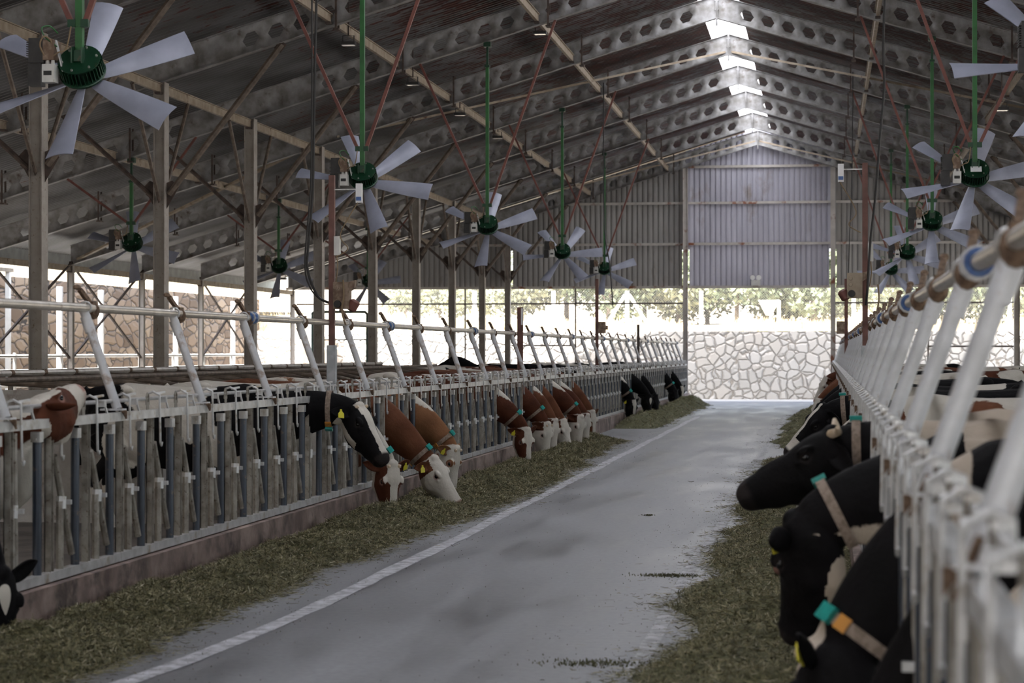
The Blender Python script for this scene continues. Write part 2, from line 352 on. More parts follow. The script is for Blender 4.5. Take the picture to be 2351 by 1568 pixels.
# painted lane lines (worn)
def line_mat():
    m,n,b=new_mat('worn white line paint'); L=n.links; b.inputs['Roughness'].default_value=.6
    g=n.nodes.new('ShaderNodeNewGeometry'); no=n.nodes.new('ShaderNodeTexNoise'); no.inputs['Scale'].default_value=9; no.inputs['Detail'].default_value=8; no.inputs['Roughness'].default_value=.7; L.new(g.outputs['Position'],no.inputs['Vector'])
    c=n.nodes.new('ShaderNodeValToRGB'); c.color_ramp.elements[0].position=.40; c.color_ramp.elements[1].position=.62; c.color_ramp.elements[0].color=(.30,.30,.32,1); c.color_ramp.elements[1].color=(.66,.66,.70,1); L.new(no.outputs['Fac'],c.inputs[0]); L.new(c.outputs[0],b.inputs['Base Color'])
    return m
LM=line_mat()
def stripe(name,pts,wd,m):
    V=[];F=[]
    for i,(x,y) in enumerate(pts):
        j=wd*(.5+.16*mnoise.noise(Vector((y*1.7,x,0)))); k=wd*(.5+.16*mnoise.noise(Vector((y*2.1,x+9,0)))); V+=[(x-j,y,.004),(x+k,y,.004)]
        if i: F.append((2*i-2,2*i-1,2*i+1,2*i))
    me=np_mesh(name,V,F,m); return tag(link(name,me),**st)
stripe('trim_3',[(-3.45-.22*math.exp(-(y-11.5)/2.5)+.012*math.sin(y),y) for y in np.arange(9,60,.25)],.14,LM)
stripe('trim_4',[(-1.07+.02*math.sin(y*.6),y) for y in np.arange(8,60,.25)],.10,mat('faint line paint',(.24,.24,.25),(.46,.46,.49),9,.6,0,.42,.62,world=True,detail=8))

# roof: two corrugated slopes and the pale ridge strip
def roof(name,x0,x1):
    prof=[(0,0),(.05,0),(.075,.035),(.125,.035),(.15,0)]; V=[];F=[]; y=YN; ys=[]
    while y<YG+.6:
        for d,h in prof[:-1]: ys.append((y+d,h))
        y+=.2
    for yy,h in ys: V+=[(x0,yy,zroof(x0)+h),(x1,yy,zroof(x1)+h)]
    for i in range(len(ys)-1): F.append((2*i,2*i+1,2*i+3,2*i+2))
    tag(link(name,np_mesh(name,V,F,M['roof'])),**st)
roof('ceiling_left',XR-.46,XO[0]-.9); roof('ceiling_right',XR+.46,XO[1]+.9)
mb=MB(); mb.add([(XR-.56,YN,ZR-.06),(XR,YN,ZR+.10),(XR+.56,YN,ZR-.06),(XR-.56,YG+.6,ZR-.06),(XR,YG+.6,ZR+.10),(XR+.56,YG+.6,ZR-.06)],[(0,1,4,3),(1,2,5,4)])
struct(mb,'window_1',M['skylight'])
# eave fascias
for s,x in ((0,XO[0]-.9),(1,XO[1]+.9)):
    mb=MB(); mb.span((x-.02,YN,zroof(x)-.34),(x+.02,YG+.6,zroof(x)+.02)); struct(mb,'trim_%d'%(5+s),M['shed'])

# gable cladding above the opening, in five sections with slits beside the posts
GX=[XO[0]-.4,-11.4,-4.97,.27,6.65,XO[1]+.4]
def clad(xa,xb,zlo,ya):
    """trapezoid cladding between xa and xb, top following the roof"""
    V=[];F=[];x=xa;pts=[]
    while x<xb-.001:
        for d,h in ((0,0),(.135,0),(.145,-.03),(.178,-.03),(.188,0)):
            if x+d<=xb: pts.append((x+d,h))
        x+=.19
    pts.append((xb,0))
    for xx,h in pts: V+=[(xx,ya-h,zlo),(xx,ya-h,zroof(xx)-.02)]
    for i in range(len(pts)-1): F.append((2*i,2*i+2,2*i+3,2*i+1))
    return V,F
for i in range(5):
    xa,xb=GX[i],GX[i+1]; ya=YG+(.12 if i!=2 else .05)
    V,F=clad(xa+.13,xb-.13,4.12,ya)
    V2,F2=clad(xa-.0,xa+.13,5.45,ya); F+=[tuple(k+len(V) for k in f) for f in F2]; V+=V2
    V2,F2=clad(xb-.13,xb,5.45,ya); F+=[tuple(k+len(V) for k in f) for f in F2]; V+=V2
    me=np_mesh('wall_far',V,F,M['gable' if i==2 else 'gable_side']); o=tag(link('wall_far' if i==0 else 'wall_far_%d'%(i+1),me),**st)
    mb=MB()
    for z in (5.65,7.12,8.42):
        a,b=xa+.1,xb-.1
        lim=(zroof(0*0+XR)-z-.6)/SL          # keep below the rafters
        a=max(a,XR-lim); b=min(b,XR+lim)
        if b-a>.5: mb.box(((a+b)/2,YG-.02,z),(b-a,.07,.09))
    mb.box(((xa+xb)/2,YG-.0,4.10),(xb-xa-.2,.12,.09))
    mb.build('girt',M['girt'],o)
# back wall behind the camera and low pen walls at the far gable
mb=MB(); mb.span((XO[0],YN-.2,2.8),(XO[1],YN-.1,zroof(XO[0]))); mb.prism([(XO[0],YN-.15,zroof(XO[0])),(XO[1],YN-.15,zroof(XO[0])),(XR,YN-.15,ZR)],(0,-.05,0)); struct(mb,'wall_near',M['gable'])
mb=MB(); mb.span((XO[0],YG-.3,.04),(FL-.35,YG-.12,1.25)); struct(mb,'wall_pen_left',M['concrete'])
mb=MB(); mb.span((FR+.3,YG-.3,.04),(XO[1],YG-.12,1.25)); struct(mb,'wall_pen_right',M['concrete'])

# rubble retaining walls and the slope above
mb=MB(); mb.span((-22.6,82.2,-.5),(60,82.9,2.55)); struct(mb,'wall_back',M['stone_pale'])
mb=MB(); mb.span((-23.0,-10,-.5),(-22.2,84,3.85)); struct(mb,'wall_left',M['stone_brown'])
def terrain(name,xs,ys,fz,m):
    V=[(x,y,fz(x,y)) for y in ys for x in xs]; nx=len(xs); F=[(j*nx+i,j*nx+i+1,(j+1)*nx+i+1,(j+1)*nx+i) for j in range(len(ys)-1) for i in range(nx-1)]
    return tag(link(name,np_mesh(name,V,F,m,True)),**st)
def zback(x,y):
    d=y-82.9; return 2.5+min(d,7)*.055+max(0,d-7)*.02 + .12*mnoise.noise(Vector((x*.3,y*.3,0))) + max(0,(-8-x))*.03*min(1,d/6) + max(0,(d-20))*.04
terrain('ground_slope',list(np.arange(-60,70,1.0)),[82.7,83.2,84,85,86,87,88,89,91,94,98,104,112,125,150],zback,M['dry_soil'])
def zleft(x,y): return 3.82+min(-23.0-x,30)*.32+.2*mnoise.noise(Vector((x*.3,y*.2,3)))
terrain('ground_bank',[-60,-50,-40,-34,-30,-28,-26,-25,-24,-22.9],list(np.arange(-10,100,2.0)),zleft,M['dry_soil'])
mb=MB(); mb.span((-22.2,20,-.02),(-21.5,83,.35)); struct(mb,'trim_7',M['white_post'])

# ------------------------------------------------------------------ steel frames
def hsec(mb,x,y,z0,z1,w,d,t=.014):
    """H column: flanges face +-X, depth d along Y"""
    mb.span((x-w/2,y-d/2,z0),(x-w/2+t,y+d/2,z1)); mb.span((x+w/2-t,y-d/2,z0),(x+w/2,y+d/2,z1)); mb.span((x-w/2+t,y-d*.30,z0),(x+w/2-t,y-d*.26,z1)); mb.span((x-w/2+t,y+d*.26,z0),(x+w/2-t,y+d*.30,z1))
def rafter_tree(sgn):
    """one sloping castellated beam, local origin under the ridge, runs to sgn*X"""
    root=thing('rafter','x','rafter')
    D=.50; p=.45; Ltot=(XO[1]-XR) if sgn>0 else (XR-XO[0])
    xi=(XC[1]-XR) if sgn>0 else (XR-XC[0])
    zt=lambda s: ZR-.14-SL*s
    V=[];F=[]
    def quad(a,b,c,d): F.append((a,b,c,d))
    def cell(s0,s1,hole):
        sm=(s0+s1)/2; hw=.145; hh=.115; b=len(V)
        P=[(s0,0),(s1,0),(s1,-D/2),(s1,-D),(s0,-D),(s0,-D/2)]
        if not hole:
            for yy in (-.006,.006):
                q=len(V); V.extend([(sgn*a,yy,zt(a)+h) for a,h in (P[0],P[1],P[3],P[4])]); F.append((q,q+1,q+2,q+3))
            return
        H=[(sm-hw,0),(sm-hw/2,hh),(sm+hw/2,hh),(sm+hw,0),(sm+hw/2,-hh),(sm-hw/2,-hh)]
        qs=[]
        for yy in (-.006,.006):
            q=len(V); qs.append(q)
            V.extend([(sgn*a,yy,zt(a)+h) for a,h in P]); V.extend([(sgn*a,yy,zt(a)-D/2+h) for a,h in H])
            h0=q+6
            F.extend([(q,q+1,h0+2,h0+1),(q,h0+1,h0,q+5),(q+5,h0,h0+5,q+4),(q+4,h0+5,h0+4,q+3),(q+3,h0+4,h0+3,q+2),(q+2,h0+3,h0+2,q+1)])
        for k in range(6): F.append((qs[0]+6+k,qs[0]+6+(k+1)%6,qs[1]+6+(k+1)%6,qs[1]+6+k))
    s=.0
    while s<Ltot-.01:
        e=min(s+p,Ltot); m=(s+e)/2
        solid=(m<.45) or (abs(m-xi)<1.25) or (m>Ltot-1.0)
        cell(s,e,not solid); s=e
    o=link('web',np_mesh('web',V,F,M['rafter']),root)
    for nm,off in (('top_flange',0.0),('bottom_flange',-D)):
        mb=MB(); a=(0.0,zt(0)+off); b=(sgn*Ltot,zt(Ltot)+off)
        mb.prism([(a[0],-.085,a[1]),(b[0],-.085,b[1]),(b[0],-.085,b[1]+.014),(a[0],-.085,a[1]+.014)],(0,.17,0)); mb.build(nm,M['rafter'],root)
    mb=MB(); mb.span((sgn*.012-.008,-.09,zt(0)-D-.16),(sgn*.012+.008,.09,zt(0)+.06)); 
    for zz in (-.1,-.3,-.5): mb.box((sgn*.03,-.05,zt(0)+zz),(.03,.03,.03)); mb.box((sgn*.03,.05,zt(0)+zz),(.03,.03,.03))
    mb.build('ridge_plate',M['rafter'],root)
    for q in (3.0,5.9,11.5,14.2):
        if q<Ltot-.5:
            mb=MB(); 
            for yy in (-.10,.10): mb.span((sgn*q-.018,yy-.012,zt(q)-D-.09),(sgn*q+.018,yy+.012,zt(q)+.10))
            mb.span((sgn*q-.05,-.11,zt(q)-D-.10),(sgn*q+.05,.11,zt(q)-D-.07)); mb.build('purlin_cleat',M['dark_brace'],root)
    return tree_of(root)
RT={-1:rafter_tree(-1),1:rafter_tree(1)}
FRAMES=range(0,11)
for k in FRAMES:
    y=YG-.25-BAY*k
    for s in (-1,1):
        side='left' if s<0 else 'right'
        where='against the end wall' if k==0 else nth(k+1)+' from the end wall'
        lab='grey castellated rafter on the %s roof slope, %s'%(side,where)
        if k==0: r=RT[s][0]; r.location=(XR,y,0); r['label']=lab; r['group']='castellated roof rafters'
        else: copy_thing(RT[s],(XR,y,0),None,lab,'castellated roof rafters')
def col_tree(h,w,d,name,m):
    root=thing(name,'x','column'); mb=MB(); hsec(mb,0,0,.04,h,w,d); mb.build('shaft',M[m],root)
    mb=MB(); mb.span((-w*.8,-d*.8,.04),(w*.8,d*.8,.065)); mb.build('base_plate',M[m],root)
    if h>5:
        mb=MB(); 
        for sx in (-1,1): mb.prism([(sx*w/2,-.006,4.25),(sx*(w/2+.22),-.006,4.62),(sx*(w/2+.10),-.006,4.74),(sx*w/2,-.006,4.70)],(0,.012,0))
        mb.build('gusset',M['dark_brace'],root)
    return tree_of(root)
hC=ztop(XC[0])-.5; hO=ztop(XO[0])-.5
CT=col_tree(hC,.20,.26,'steel_column','column'); OT=col_tree(hO,.15,.16,'eave_post','column')
first={}
for k in FRAMES:
    y=YG-.25-BAY*k
    for s in (0,1):
        side='left' if s==0 else 'right'
        far='at the end wall' if k==0 else nth(k+1)+' from the end wall'
        for T,X,nm,g in ((CT,XC,'tall grey steel column in the %s inner row, %s','inner row steel columns'),(OT,XO,'slim steel post of the %s outer eave row, %s','outer eave posts')):
            lab=nm%(side,far)
            if id(T) not in first: first[id(T)]=1; r=T[0]; r.location=(X[s],y,0); r['label']=lab; r['group']=g
            else: copy_thing(T,(X[s],y,0),None,lab,g)
# gable posts either side of the lane
for x,side in ((-4.97,'left'),(.27,'right')):
    mb=MB(); hsec(mb,0,0,0,zroof(x)-.65,.17,.18); r=thing('gable_post','pale steel door post on the %s edge of the far lane opening'%side,'post',(x,YG-.18,0),0,'door posts of the far opening'); mb.build('shaft',M['girt'],r)
    mb=MB(); mb.span((-.16,-.16,0),(.16,.16,.02)); mb.build('base_plate',M['column'],r)
# knee braces, valley braces and V struts at every inner column
def brace(name,p0,p1,r,m,lab,cat='brace',grp=None,loc=(0,0,0)):
    ro=thing(name,lab,cat,loc,0,grp); MB().tube([p0,p1],r,8).build('pipe',M[m],ro,True)
    a=Vector(p0);b=Vector(p1);t=(b-a).normalized(); mb=MB()
    for q in (a+t*.05,b-t*.05): MB().bar(q-t*.09,q+t*.09,.012,r*2.6).build('end_plate',M['dark_brace'],ro)
    return tree_of(ro)
BT={}
for k in FRAMES:
    y=YG-.25-BAY*k
    for s,(xc,sg) in enumerate(((XC[0],1),(XC[1],-1))):
        side='left' if s==0 else 'right'; far='the end wall column' if k==0 else 'the '+nth(k+1)+' column from end wall'
        specs=[('knee_brace',(sg*.14,0,4.5),(sg*2.15,0,hC+SL*2.15-.02),.055,'brace','thick %s row knee brace, lane side of %s'),
               ('valley_brace',(-sg*.14,0,4.45),(-sg*1.75,0,hC-SL*1.75-.02),.04,'dark_brace','dark %s row outward brace behind %s'),
               ('tie_strut',(0,-.12,4.4),(0,-1.6,hC-.2),.035,'brace','thin %s row strut leaning forward from %s'),
               ('tie_strut',(0,.12,4.4),(0,1.6,hC-.2),.035,'brace','thin %s row strut leaning back from %s')]
        for i,(nm,p0,p1,r,m,lab) in enumerate(specs):
            if k==0 and i==3: continue
            key=(s,i); L_=lab%(side,far); g='braces on the inner columns'
            if key not in BT: BT[key]=brace(nm,p0,p1,r,m,L_,grp=g); BT[key][0].location=(xc,y,0)
            else: copy_thing(BT[key],(xc,y,0),None,L_,g)
# lengthwise purlins, one piece per bay
PX=[(-5.6,'halfway up the left slope',-.36),(-8.4,'low on the left inner slope',-.36),(XC[0],'over the left inner columns',-.60),(-14.2,'on the left outer slope',-.36),(XO[0],'over the left eave posts',-.58),(1.0,'halfway up the right slope',-.36),(3.9,'low on the right inner slope',-.36),(XC[1],'over the right inner columns',-.60),(9.4,'on the right outer slope',-.36),(XO[1],'over the right eave posts',-.58)]
pt=thing('purlin','x','purlin'); mb=MB(); mb.span((-.03,-BAY+.09,-.075),(.03,-.09,.075)); mb.span((-.06,-BAY+.09,.061),(.06,-.09,.075)); mb.build('rail',M['steel_tan'],pt)
MB().span((-.05,-.22,-.11),(.05,-.08,-.075)).build('seat_bracket',M['dark_brace'],pt); MB().span((-.05,-BAY+.08,-.11),(.05,-BAY+.22,-.075)).build('seat_bracket',M['dark_brace'],pt); PT=tree_of(pt); used=False
for x,desc,dz in PX:
    for k in range(0,10):
        y=YG-.25-BAY*k; lab='tan steel purlin %s, %s bay from the far end'%(desc,nth(k+1)); z=ztop(x)+dz
        if not used: pt.location=(x,y,z); pt['label']=lab; pt['group']='lengthwise roof purlins'; used=True
        else: copy_thing(PT,(x,y,z),None,lab,'lengthwise roof purlins')
# wind braces in the plane of the roof
def rp(x,k,dz=-.40): return Vector((x,YG-.25-BAY*k,ztop(x)+dz))
WB=[(XR-.1,4,-11.0,5,'from the ridge down the left slope, in the fifth bay'),(XR+.1,4,6.2,5,'from the ridge down the right slope, in the fifth bay'),
    (XR-.1,.1,-11.0,1,'from the ridge down the left slope, next to the end wall'),(XR+.1,.1,6.2,1,'from the ridge down the right slope, next to the end wall'),
    (-19.2,4,-11.6,5,'across the left outer slope, in the fifth bay')]
for xa,ka,xb,kb,d in WB:
    r=thing('wind_brace','pale flat wind brace '+d,'brace',(0,0,0),0,'roof wind braces'); MB().bar(rp(xa,ka),rp(xb,kb),.10,.05).build('flat_bar',M['steel_tan'],r)
# crossed dark rods between the left eave posts
for k in (1,3,4,6,7):
    ya,yb=YG-.25-BAY*k,YG-.25-BAY*(k+1)
    for j,(z0,z1) in enumerate(((1.6,4.1),(4.1,1.6))):
        r=thing('cross_brace','dark rod between left eave posts, %s bay from the end, %s'%(nth(k+1),'foot at far post' if j==0 else 'foot at near post'),'brace',(XO[0]-.02,0,0),0,'crossed rods of the left eave row')
        MB().bar((j*.05,ya,z0),(j*.05,yb,z1),.05,.05).build('rod',M['dark_brace'],r)

# far opening: pipes that fence off the pens
def pipe_thing(name,lab,cat,pts,r,m,grp=None,n=8):
    o=MB().tube(pts,r,n).build(name,M[m],None,True); return tag(o,lab,cat,grp)
for x,d in ((-13.0,'left pen end, beside the left column row'),(-8.95,'left pen end, halfway to the lane'),(3.6,'right pen end, halfway to the right columns')):
    pipe_thing('gable_pipe','thin upright pipe in the '+d,'pipe',[(x,YG-.05,.3),(x,YG-.05,4.08)],.03,'brace','upright pipes of the far opening')
for (a,b,z,d) in ((-19.3,-5.05,3.52,'high across the left pen end'),(.35,6.6,3.52,'high across the right pen end'),(-11.3,-8.95,2.0,'low beside the left columns'),(3.6,6.6,1.97,'low beside the right column')):
    pipe_thing('cross_pipe','thin level pipe '+d,'pipe',[(a,YG-.05,z),(b,YG-.05,z)],.03,'brace','level pipes of the far opening')

# twin emergency lamp on the far wall
P=at(1735,645,YG-.12); r=thing('emergency_light','white twin-head emergency light low on the far end wall above the lane','lamp',P)
mb=MB(); mb.span((-.16,-.05,-.17),(.16,.06,.03)); mb.build('housing',M['grey_box'],r)
mb=MB(); mb.span((-.10,-.06,-.20),(.10,.0,-.17)); mb.build('lamp_strip',M['steel_tan'],r)
for sx in (-1,1):
    MB().lathe((sx*.11,.02,.12),(0,-1,0),[(-.02,.02),(0,.05),(.05,.085),(.08,.09)],16).build('lamp_head',M['white_post'],r,True)
    MB().tube([(sx*.11,.0,.0),(sx*.11,.02,.08)],.015).build('bracket',M['grey_box'],r)
# ------------------------------------------------------------------ feed fences (self-locking headlocks)
SP=2.11; UN=SP/3
def headlock_tree(openv):
    """one 2.1 m panel; local x points to the lane, y runs away, places of .70 m; openv: 3 flags, True = slanted bar"""
    r=thing('headlock_panel','x','feed fence')
    MB().span((-.03,0.003,.30),(.03,SP-.003,.36)).build('bottom_rail',M['galv'],r)
    MB().span((-.028,0.003,1.285),(.028,SP-.003,1.345)).build('head_rail',M['galv'],r)
    MB().tube([(-.035,.003,1.425),(-.035,SP-.003,1.425)],.014,8).build('locking_rod',M['galv'],r,True)
    for u in range(3):
        y=u*UN
        # channel post with arched top
        mb=MB(); mb.span((-.022,y+.02,.36),(-.016,y+.075,1.40)); mb.span((-.022,y+.02,.36),(.022,y+.026,1.285)); mb.span((-.022,y+.069,.36),(.022,y+.075,1.285))
        mb.tube([(-.02,y+.02,1.38),(-.02,y+.024,1.44),(-.02,y+.047,1.465),(-.02,y+.071,1.44),(-.02,y+.075,1.38)],.008,6)
        mb.build('post',M['galv_dirty'],r)
        # hook that drops over the rod
        mb=MB(); yy=y+.15
        mb.tube([(-.05,yy,1.40),(-.05,yy,1.46),(-.01,yy,1.475),(.04,yy,1.45),(.045,yy+.004,1.10),(.045,yy+.03,1.075),(.045,yy+.045,1.10)],.009,6)
        mb.build('hook',M['galv'],r,True)
        # stanchion: upright pipe, swinging bar, clamp
        if openv[u]: top=(.0,y+.13,1.10); low=(.0,y+.47,.44); piv=Vector((0,y+.29,.79))
        else: top=(.0,y+.13,1.27); low=(.0,y+.15,.40); piv=Vector((0,y+.14,.79))
        MB().tube([(0,piv.y-.045,.36),(0,piv.y-.045,.80)],.026,8).build('lower_pipe',M['galv_dirty'],r,True)
        MB().tube([top,low],.024,8).build('swing_bar',M['galv_dirty'],r,True)
        mb=MB(); mb.tube([(0,piv.y-.03,.75),(0,piv.y-.022,.83)],.036,8); mb.box((.03,piv.y+.02,.79),(.05,.03,.03)); mb.build('pivot_clamp',M['galv'],r,True)
        MB().tube([(0,y+.535,.36),(0,y+.535,1.23)],.03,10).build('neck_tube',M['blue_tube'],r,True)
        mb=MB(); mb.span((-.03,y+.50,1.20),(.03,y+.57,1.265)); mb.box((0,y+.545,1.22),(.02,.11,.012)); mb.build('tube_bracket',M['galv'],r)
        # small catch on the locking rod
        mb=MB(); mb.box((-.01,y+.40,1.41),(.05,.05,.04)); mb.bar((.01,y+.38,1.43),(.02,y+.43,1.34),.012,.012); mb.bar((-.035,y+.30,1.46),(-.0,y+.40,1.47),.015,.015); mb.build('catch',M['galv'],r)
    return tree_of(r)
def strut_tree():
    """slanting pipe that carries the neck rail; local x points to the lane"""
    r=thing('neck_rail_strut','x','fence strut')
    MB().tube([(0,0,1.37),(-.243,0,2.055)],.034,10).build('pipe',M['white_paint'],r,True)
    mb=MB(); mb.tube([(-.195,0,1.91),(-.235,0,2.02)],.040,10); mb.build('sleeve',M['white_paint'],r,True); MB().box((-.03,0,1.365),(.16,.10,.012)).build('foot_plate',M['white_paint'],r)
    mb=MB(); 
    pts=[(-.235+.044*math.sin(a),0,2.08+.044*math.cos(a)) for a in np.linspace(0,2*PI,13)]; mb.tube(pts,.008,5); mb.build('ring_clamp',M['galv'],r,True)
    mb=MB(); mb.bar((-.235,.16,2.04),(-.235,.16,2.13),.10,.04); mb.bar((-.24,.15,2.10),(-.27,-.02,2.21),.03,.03); mb.ball((-.275,-.06,2.225),(.025,.05,.02),8,5); mb.ball((-.235,.17,2.06),(.05,.035,.06),8,6); mb.build('rusty_clamp',M['rust_clamp'],r)
    mb=MB(); mb.prism([(.02,-.005,1.36),(.07,-.005,1.30),(.07,-.005,1.36)],(0,.01,0)); mb.bar((.0,.03,1.42),(.05,.05,1.30),.015,.015); mb.build('foot_hook',M['rust_clamp'],r)
    return tree_of(r)
Y0=12.66-2.11*5        # first strut line in front of the camera side of the left fence
NP=[k for k in range(int((YG-.3-Y0)/SP)+1)]
necks_L=[12.1,13.3,20.5,22.6,24.3,26.0,32.6,35.6,36.8,37.9,39.4,40.5,42.5,52.8,55.6,58.6,67.2,70.0]
necks_R=[3.7,5.5,6.9,8.3,10.3,12.1,16.4,19.6,22.2,27.0,33.0,38.0,42.0,46.0,50.0]
PAN={}
for fx,sg,side,necks in ((FL,1,'left',necks_L),(FR,-1,'right',necks_R)):
    Ys=Y0 if sg>0 else 4.24-2.11
    n=int((YG-.35-Ys)/SP); rz=0 if sg>0 else PI
    for k in range(n+1):
        ya=Ys+SP*k
        if sg>0 and ya+SP<9.5: continue
        fl=[]
        for u in range(3):
            if sg>0: c=ya+u*UN+.36
            else: c=ya+SP-u*UN-.36
            fl.append(not any(abs(c-q)<.36 for q in necks))
        key=tuple(fl); rem=n-k
        if ya<30: ordn='%s panel counted from the near end'%nth(k-2 if sg>0 else k+1)
        else: ordn='%s panel counted from the far end'%nth(rem+1)
        lab='galvanised headlock panel of the %s feed fence, %s'%(side,ordn)
        loc=(fx,ya,0) if sg>0 else (fx,ya+SP,0)
        if ya+SP<=YG-.2:
            if key not in PAN:
                PAN[key]=headlock_tree(fl); o=PAN[key][0]; o.location=loc; o.rotation_euler=(0,0,rz); o['label']=lab; o['group']='headlock panels of the feed fences'
            else: copy_thing(PAN[key],loc,rz,lab,'headlock panels of the feed fences')
        if 'S' not in PAN: PAN['S']=strut_tree(); o=PAN['S'][0]; first_s=True
        else: first_s=False
        if ya<30: ordn='%s strut counted from the near end'%nth(k-2 if sg>0 else k+1)
        else: ordn='%s strut counted from the far end'%nth(rem+1)
        lab='whitish slanting strut under the %s neck rail, %s'%(side,ordn); loc=(fx,ya,0)
        if first_s: o.location=loc; o['label']=lab; o['group']='slanting neck rail struts'
        else: copy_thing(PAN['S'],loc,rz,lab,'slanting neck rail struts')
    # neck rail in 6.33 m lengths, a blue coupling at the far end of each
    xr=fx-sg*.235; q=0; ya=1.42 if sg<0 else Y0+SP*2+.25
    nr=0
    while ya<YG-1.8:
        yb=min(ya+SP*3,YG-1.1); nr+=1
        r=thing('neck_rail','galvanised neck rail pipe over the %s feed fence, %s length from the near end'%(side,nth(nr)),'rail',(xr,ya,2.08),0,'neck rail pipes')
        MB().tube([(0,.02,0),(0,yb-ya-.02,0)],.031,12).build('pipe',M['pipe'],r,True)
        mb=MB(); mb.lathe((0,-.10,0),(0,1,0),[(0,.036),(0,.052),(.05,.056),(.07,.044),(.12,.044),(.14,.056),(.20,.052),(.20,.036)],14); mb.build('blue_coupling',M['blue_plastic'],r,True)
        mb=MB()
        for dy in (-.07,.07): mb.lathe((0,dy-.012,0),(0,1,0),[(0,.04),(0,.062),(.024,.062),(.024,.04)],12)
        mb.build('collar',M['galv'],r)
        ya=yb

# posts standing on the fence line with boxes, sensors and cables
def cable(name,lab,pts,r,m='cable',grp=None):
    P=[Vector(p) for p in pts]; out=[]
    for i in range(len(P)-1):
        p0=P[max(i-1,0)];p1=P[i];p2=P[i+1];p3=P[min(i+2,len(P)-1)]
        for j in range(6):
            t=j/6; out.append(.5*((2*p1)+(p2-p0)*t+(2*p0-5*p1+4*p2-p3)*t*t+(3*p1-p0-3*p2+p3)*t**3))
    out.append(P[-1]); return MB().tube(out,r,6)
def box_post(Yp,x,ztop_,side,mirror,lab):
    r=thing('sensor_post',lab,'post',(x,Yp,0))
    MB().span((-.045,-.045,.04),(.045,.045,1.84)).build('stub',M['stub'],r)
    MB().span((-.03,-.02,1.84),(.03,.03,ztop_)).build('upright',M['red_post'],r)
    s=-1 if mirror else 1; zb=.15 if mirror else 0; za=.34 if mirror else 0
    b=MB(); b.span((.03,-.08,2.22),(.20,.05,2.50)); 
    for i in range(3): b.lathe((.07,-.08,2.30+i*.07),(0,-1,0),[(0,.022),(.012,.02)],10)
    b=b.build('switch_box',M['brown_box' if s>0 else 'steel_tan'],r,loc=(0 if s>0 else -.23,0,zb))
    MB().lathe((.08,-.085,2.27),(0,-1,0),[(0,.04),(.02,.038)],14).build('dial',M['cable'],b,True)
    MB().prism([(.19,-.06,2.40),(.25,-.06,2.44),(.26,-.06,2.52),(.19,-.06,2.50)],(0,.10,0)).build('box_lid',M['brown_box'],b)
    MB().lathe((.23 if s>0 else .0,-.02,2.25),(.5*s,0,.85),[(-.06,.03),(-.04,.055),(.05,.055),(.07,.03)],12).build('siren',M['red_rod'],b,True)
    e=MB(); e.bar((s*.03,0,3.47),(s*.30,0,3.47),.012,.012); e.build('sensor_arm',M['galv'],r,loc=(0,0,za))
    z=MB(); z.span((s*.28-.02,-.03,3.33),(s*.28+.045,.02,3.53)); z=z.build('sensor',M['white_label'],r,loc=(0,0,za))
    MB().span((s*.28-.015,-.034,3.35),(s*.28+.04,-.031,3.39)).build('blue_label',M['blue_plastic'],z)
    cable('',None,[(s*.28,-.02,3.33),(s*.10,-.04,3.0),(s*.18,-.04,2.85),(s*.05,-.03,2.76)],.006).build('sensor_cable',M['cable_tan'],r,True,loc=(0,0,za))
    j=MB(); j.span((.03,-.04,2.78),(.09,.02,2.98)); j.build('adapter',M['grey_box'],r)
    cable('',None,[(.06,-.03,2.78),(.07,-.04,2.65),(.05,-.03,2.50)],.007).build('adapter_cable',M['cable_tan'],r,True)
    cable('',None,[(.14,-.09,2.52),(.15,-.10,2.35),(.13,-.1,2.2),(.17,-.1,2.05)],.010).build('loose_cable',M['cable_tan'],r,True)
    return r
Pl=at(762,400,22.3)
box_post(22.3,Pl.x,3.62,'left',False,'red brown sensor post with switch box in front of the second fan')
Pr=at(1986,372,24.6)
box_post(24.6,Pr.x,3.88,'right',True,'red brown sensor post with a switch box on the right fence')
# hanging cables
def hang(name,lab,pts,r=.012): return tag(cable('',None,pts,r).build(name,M['cable'],None,True),lab,'cable','black cables hanging from the roof')
hang('hanging_cable','black power cable falling from the roof to the switch box of the left post',[at(728,-60,22.4),at(722,200,22.4),at(718,430,22.4),at(708,560,22.4),at(706,620,22.4),at(730,680,22.4),at(765,698,22.35)],.014)
hang('hanging_cable','thinner black cable beside the power cable, looping to the left post',[at(716,-60,22.5),at(716,200,22.5),at(713,430,22.5),at(700,600,22.5),at(712,660,22.5),at(740,690,22.5),at(764,692,22.35)],.009)
hang('hanging_cable','wavy black cable falling to the top of the right sensor post',[at(2034,-60,24.5),at(2028,100,24.5),at(2030,200,24.5),at(2020,320,24.5),at(2010,450,24.5),at(1998,560,24.5),at(1992,660,24.5),at(1988,700,24.55)],.014)
hang('hanging_cable','straight black cable left of the right sensor post',[at(1958,165,54.3),at(1956,400,54.2),at(1950,560,54),at(1946,700,54),at(1941,800,54)],.012)
hang('hanging_cable','black cable hanging beside the small box post of the left fence',[at(1386,190,54.3),at(1387,500,53),at(1400,610,50),at(1407,700,48.65)],.014)
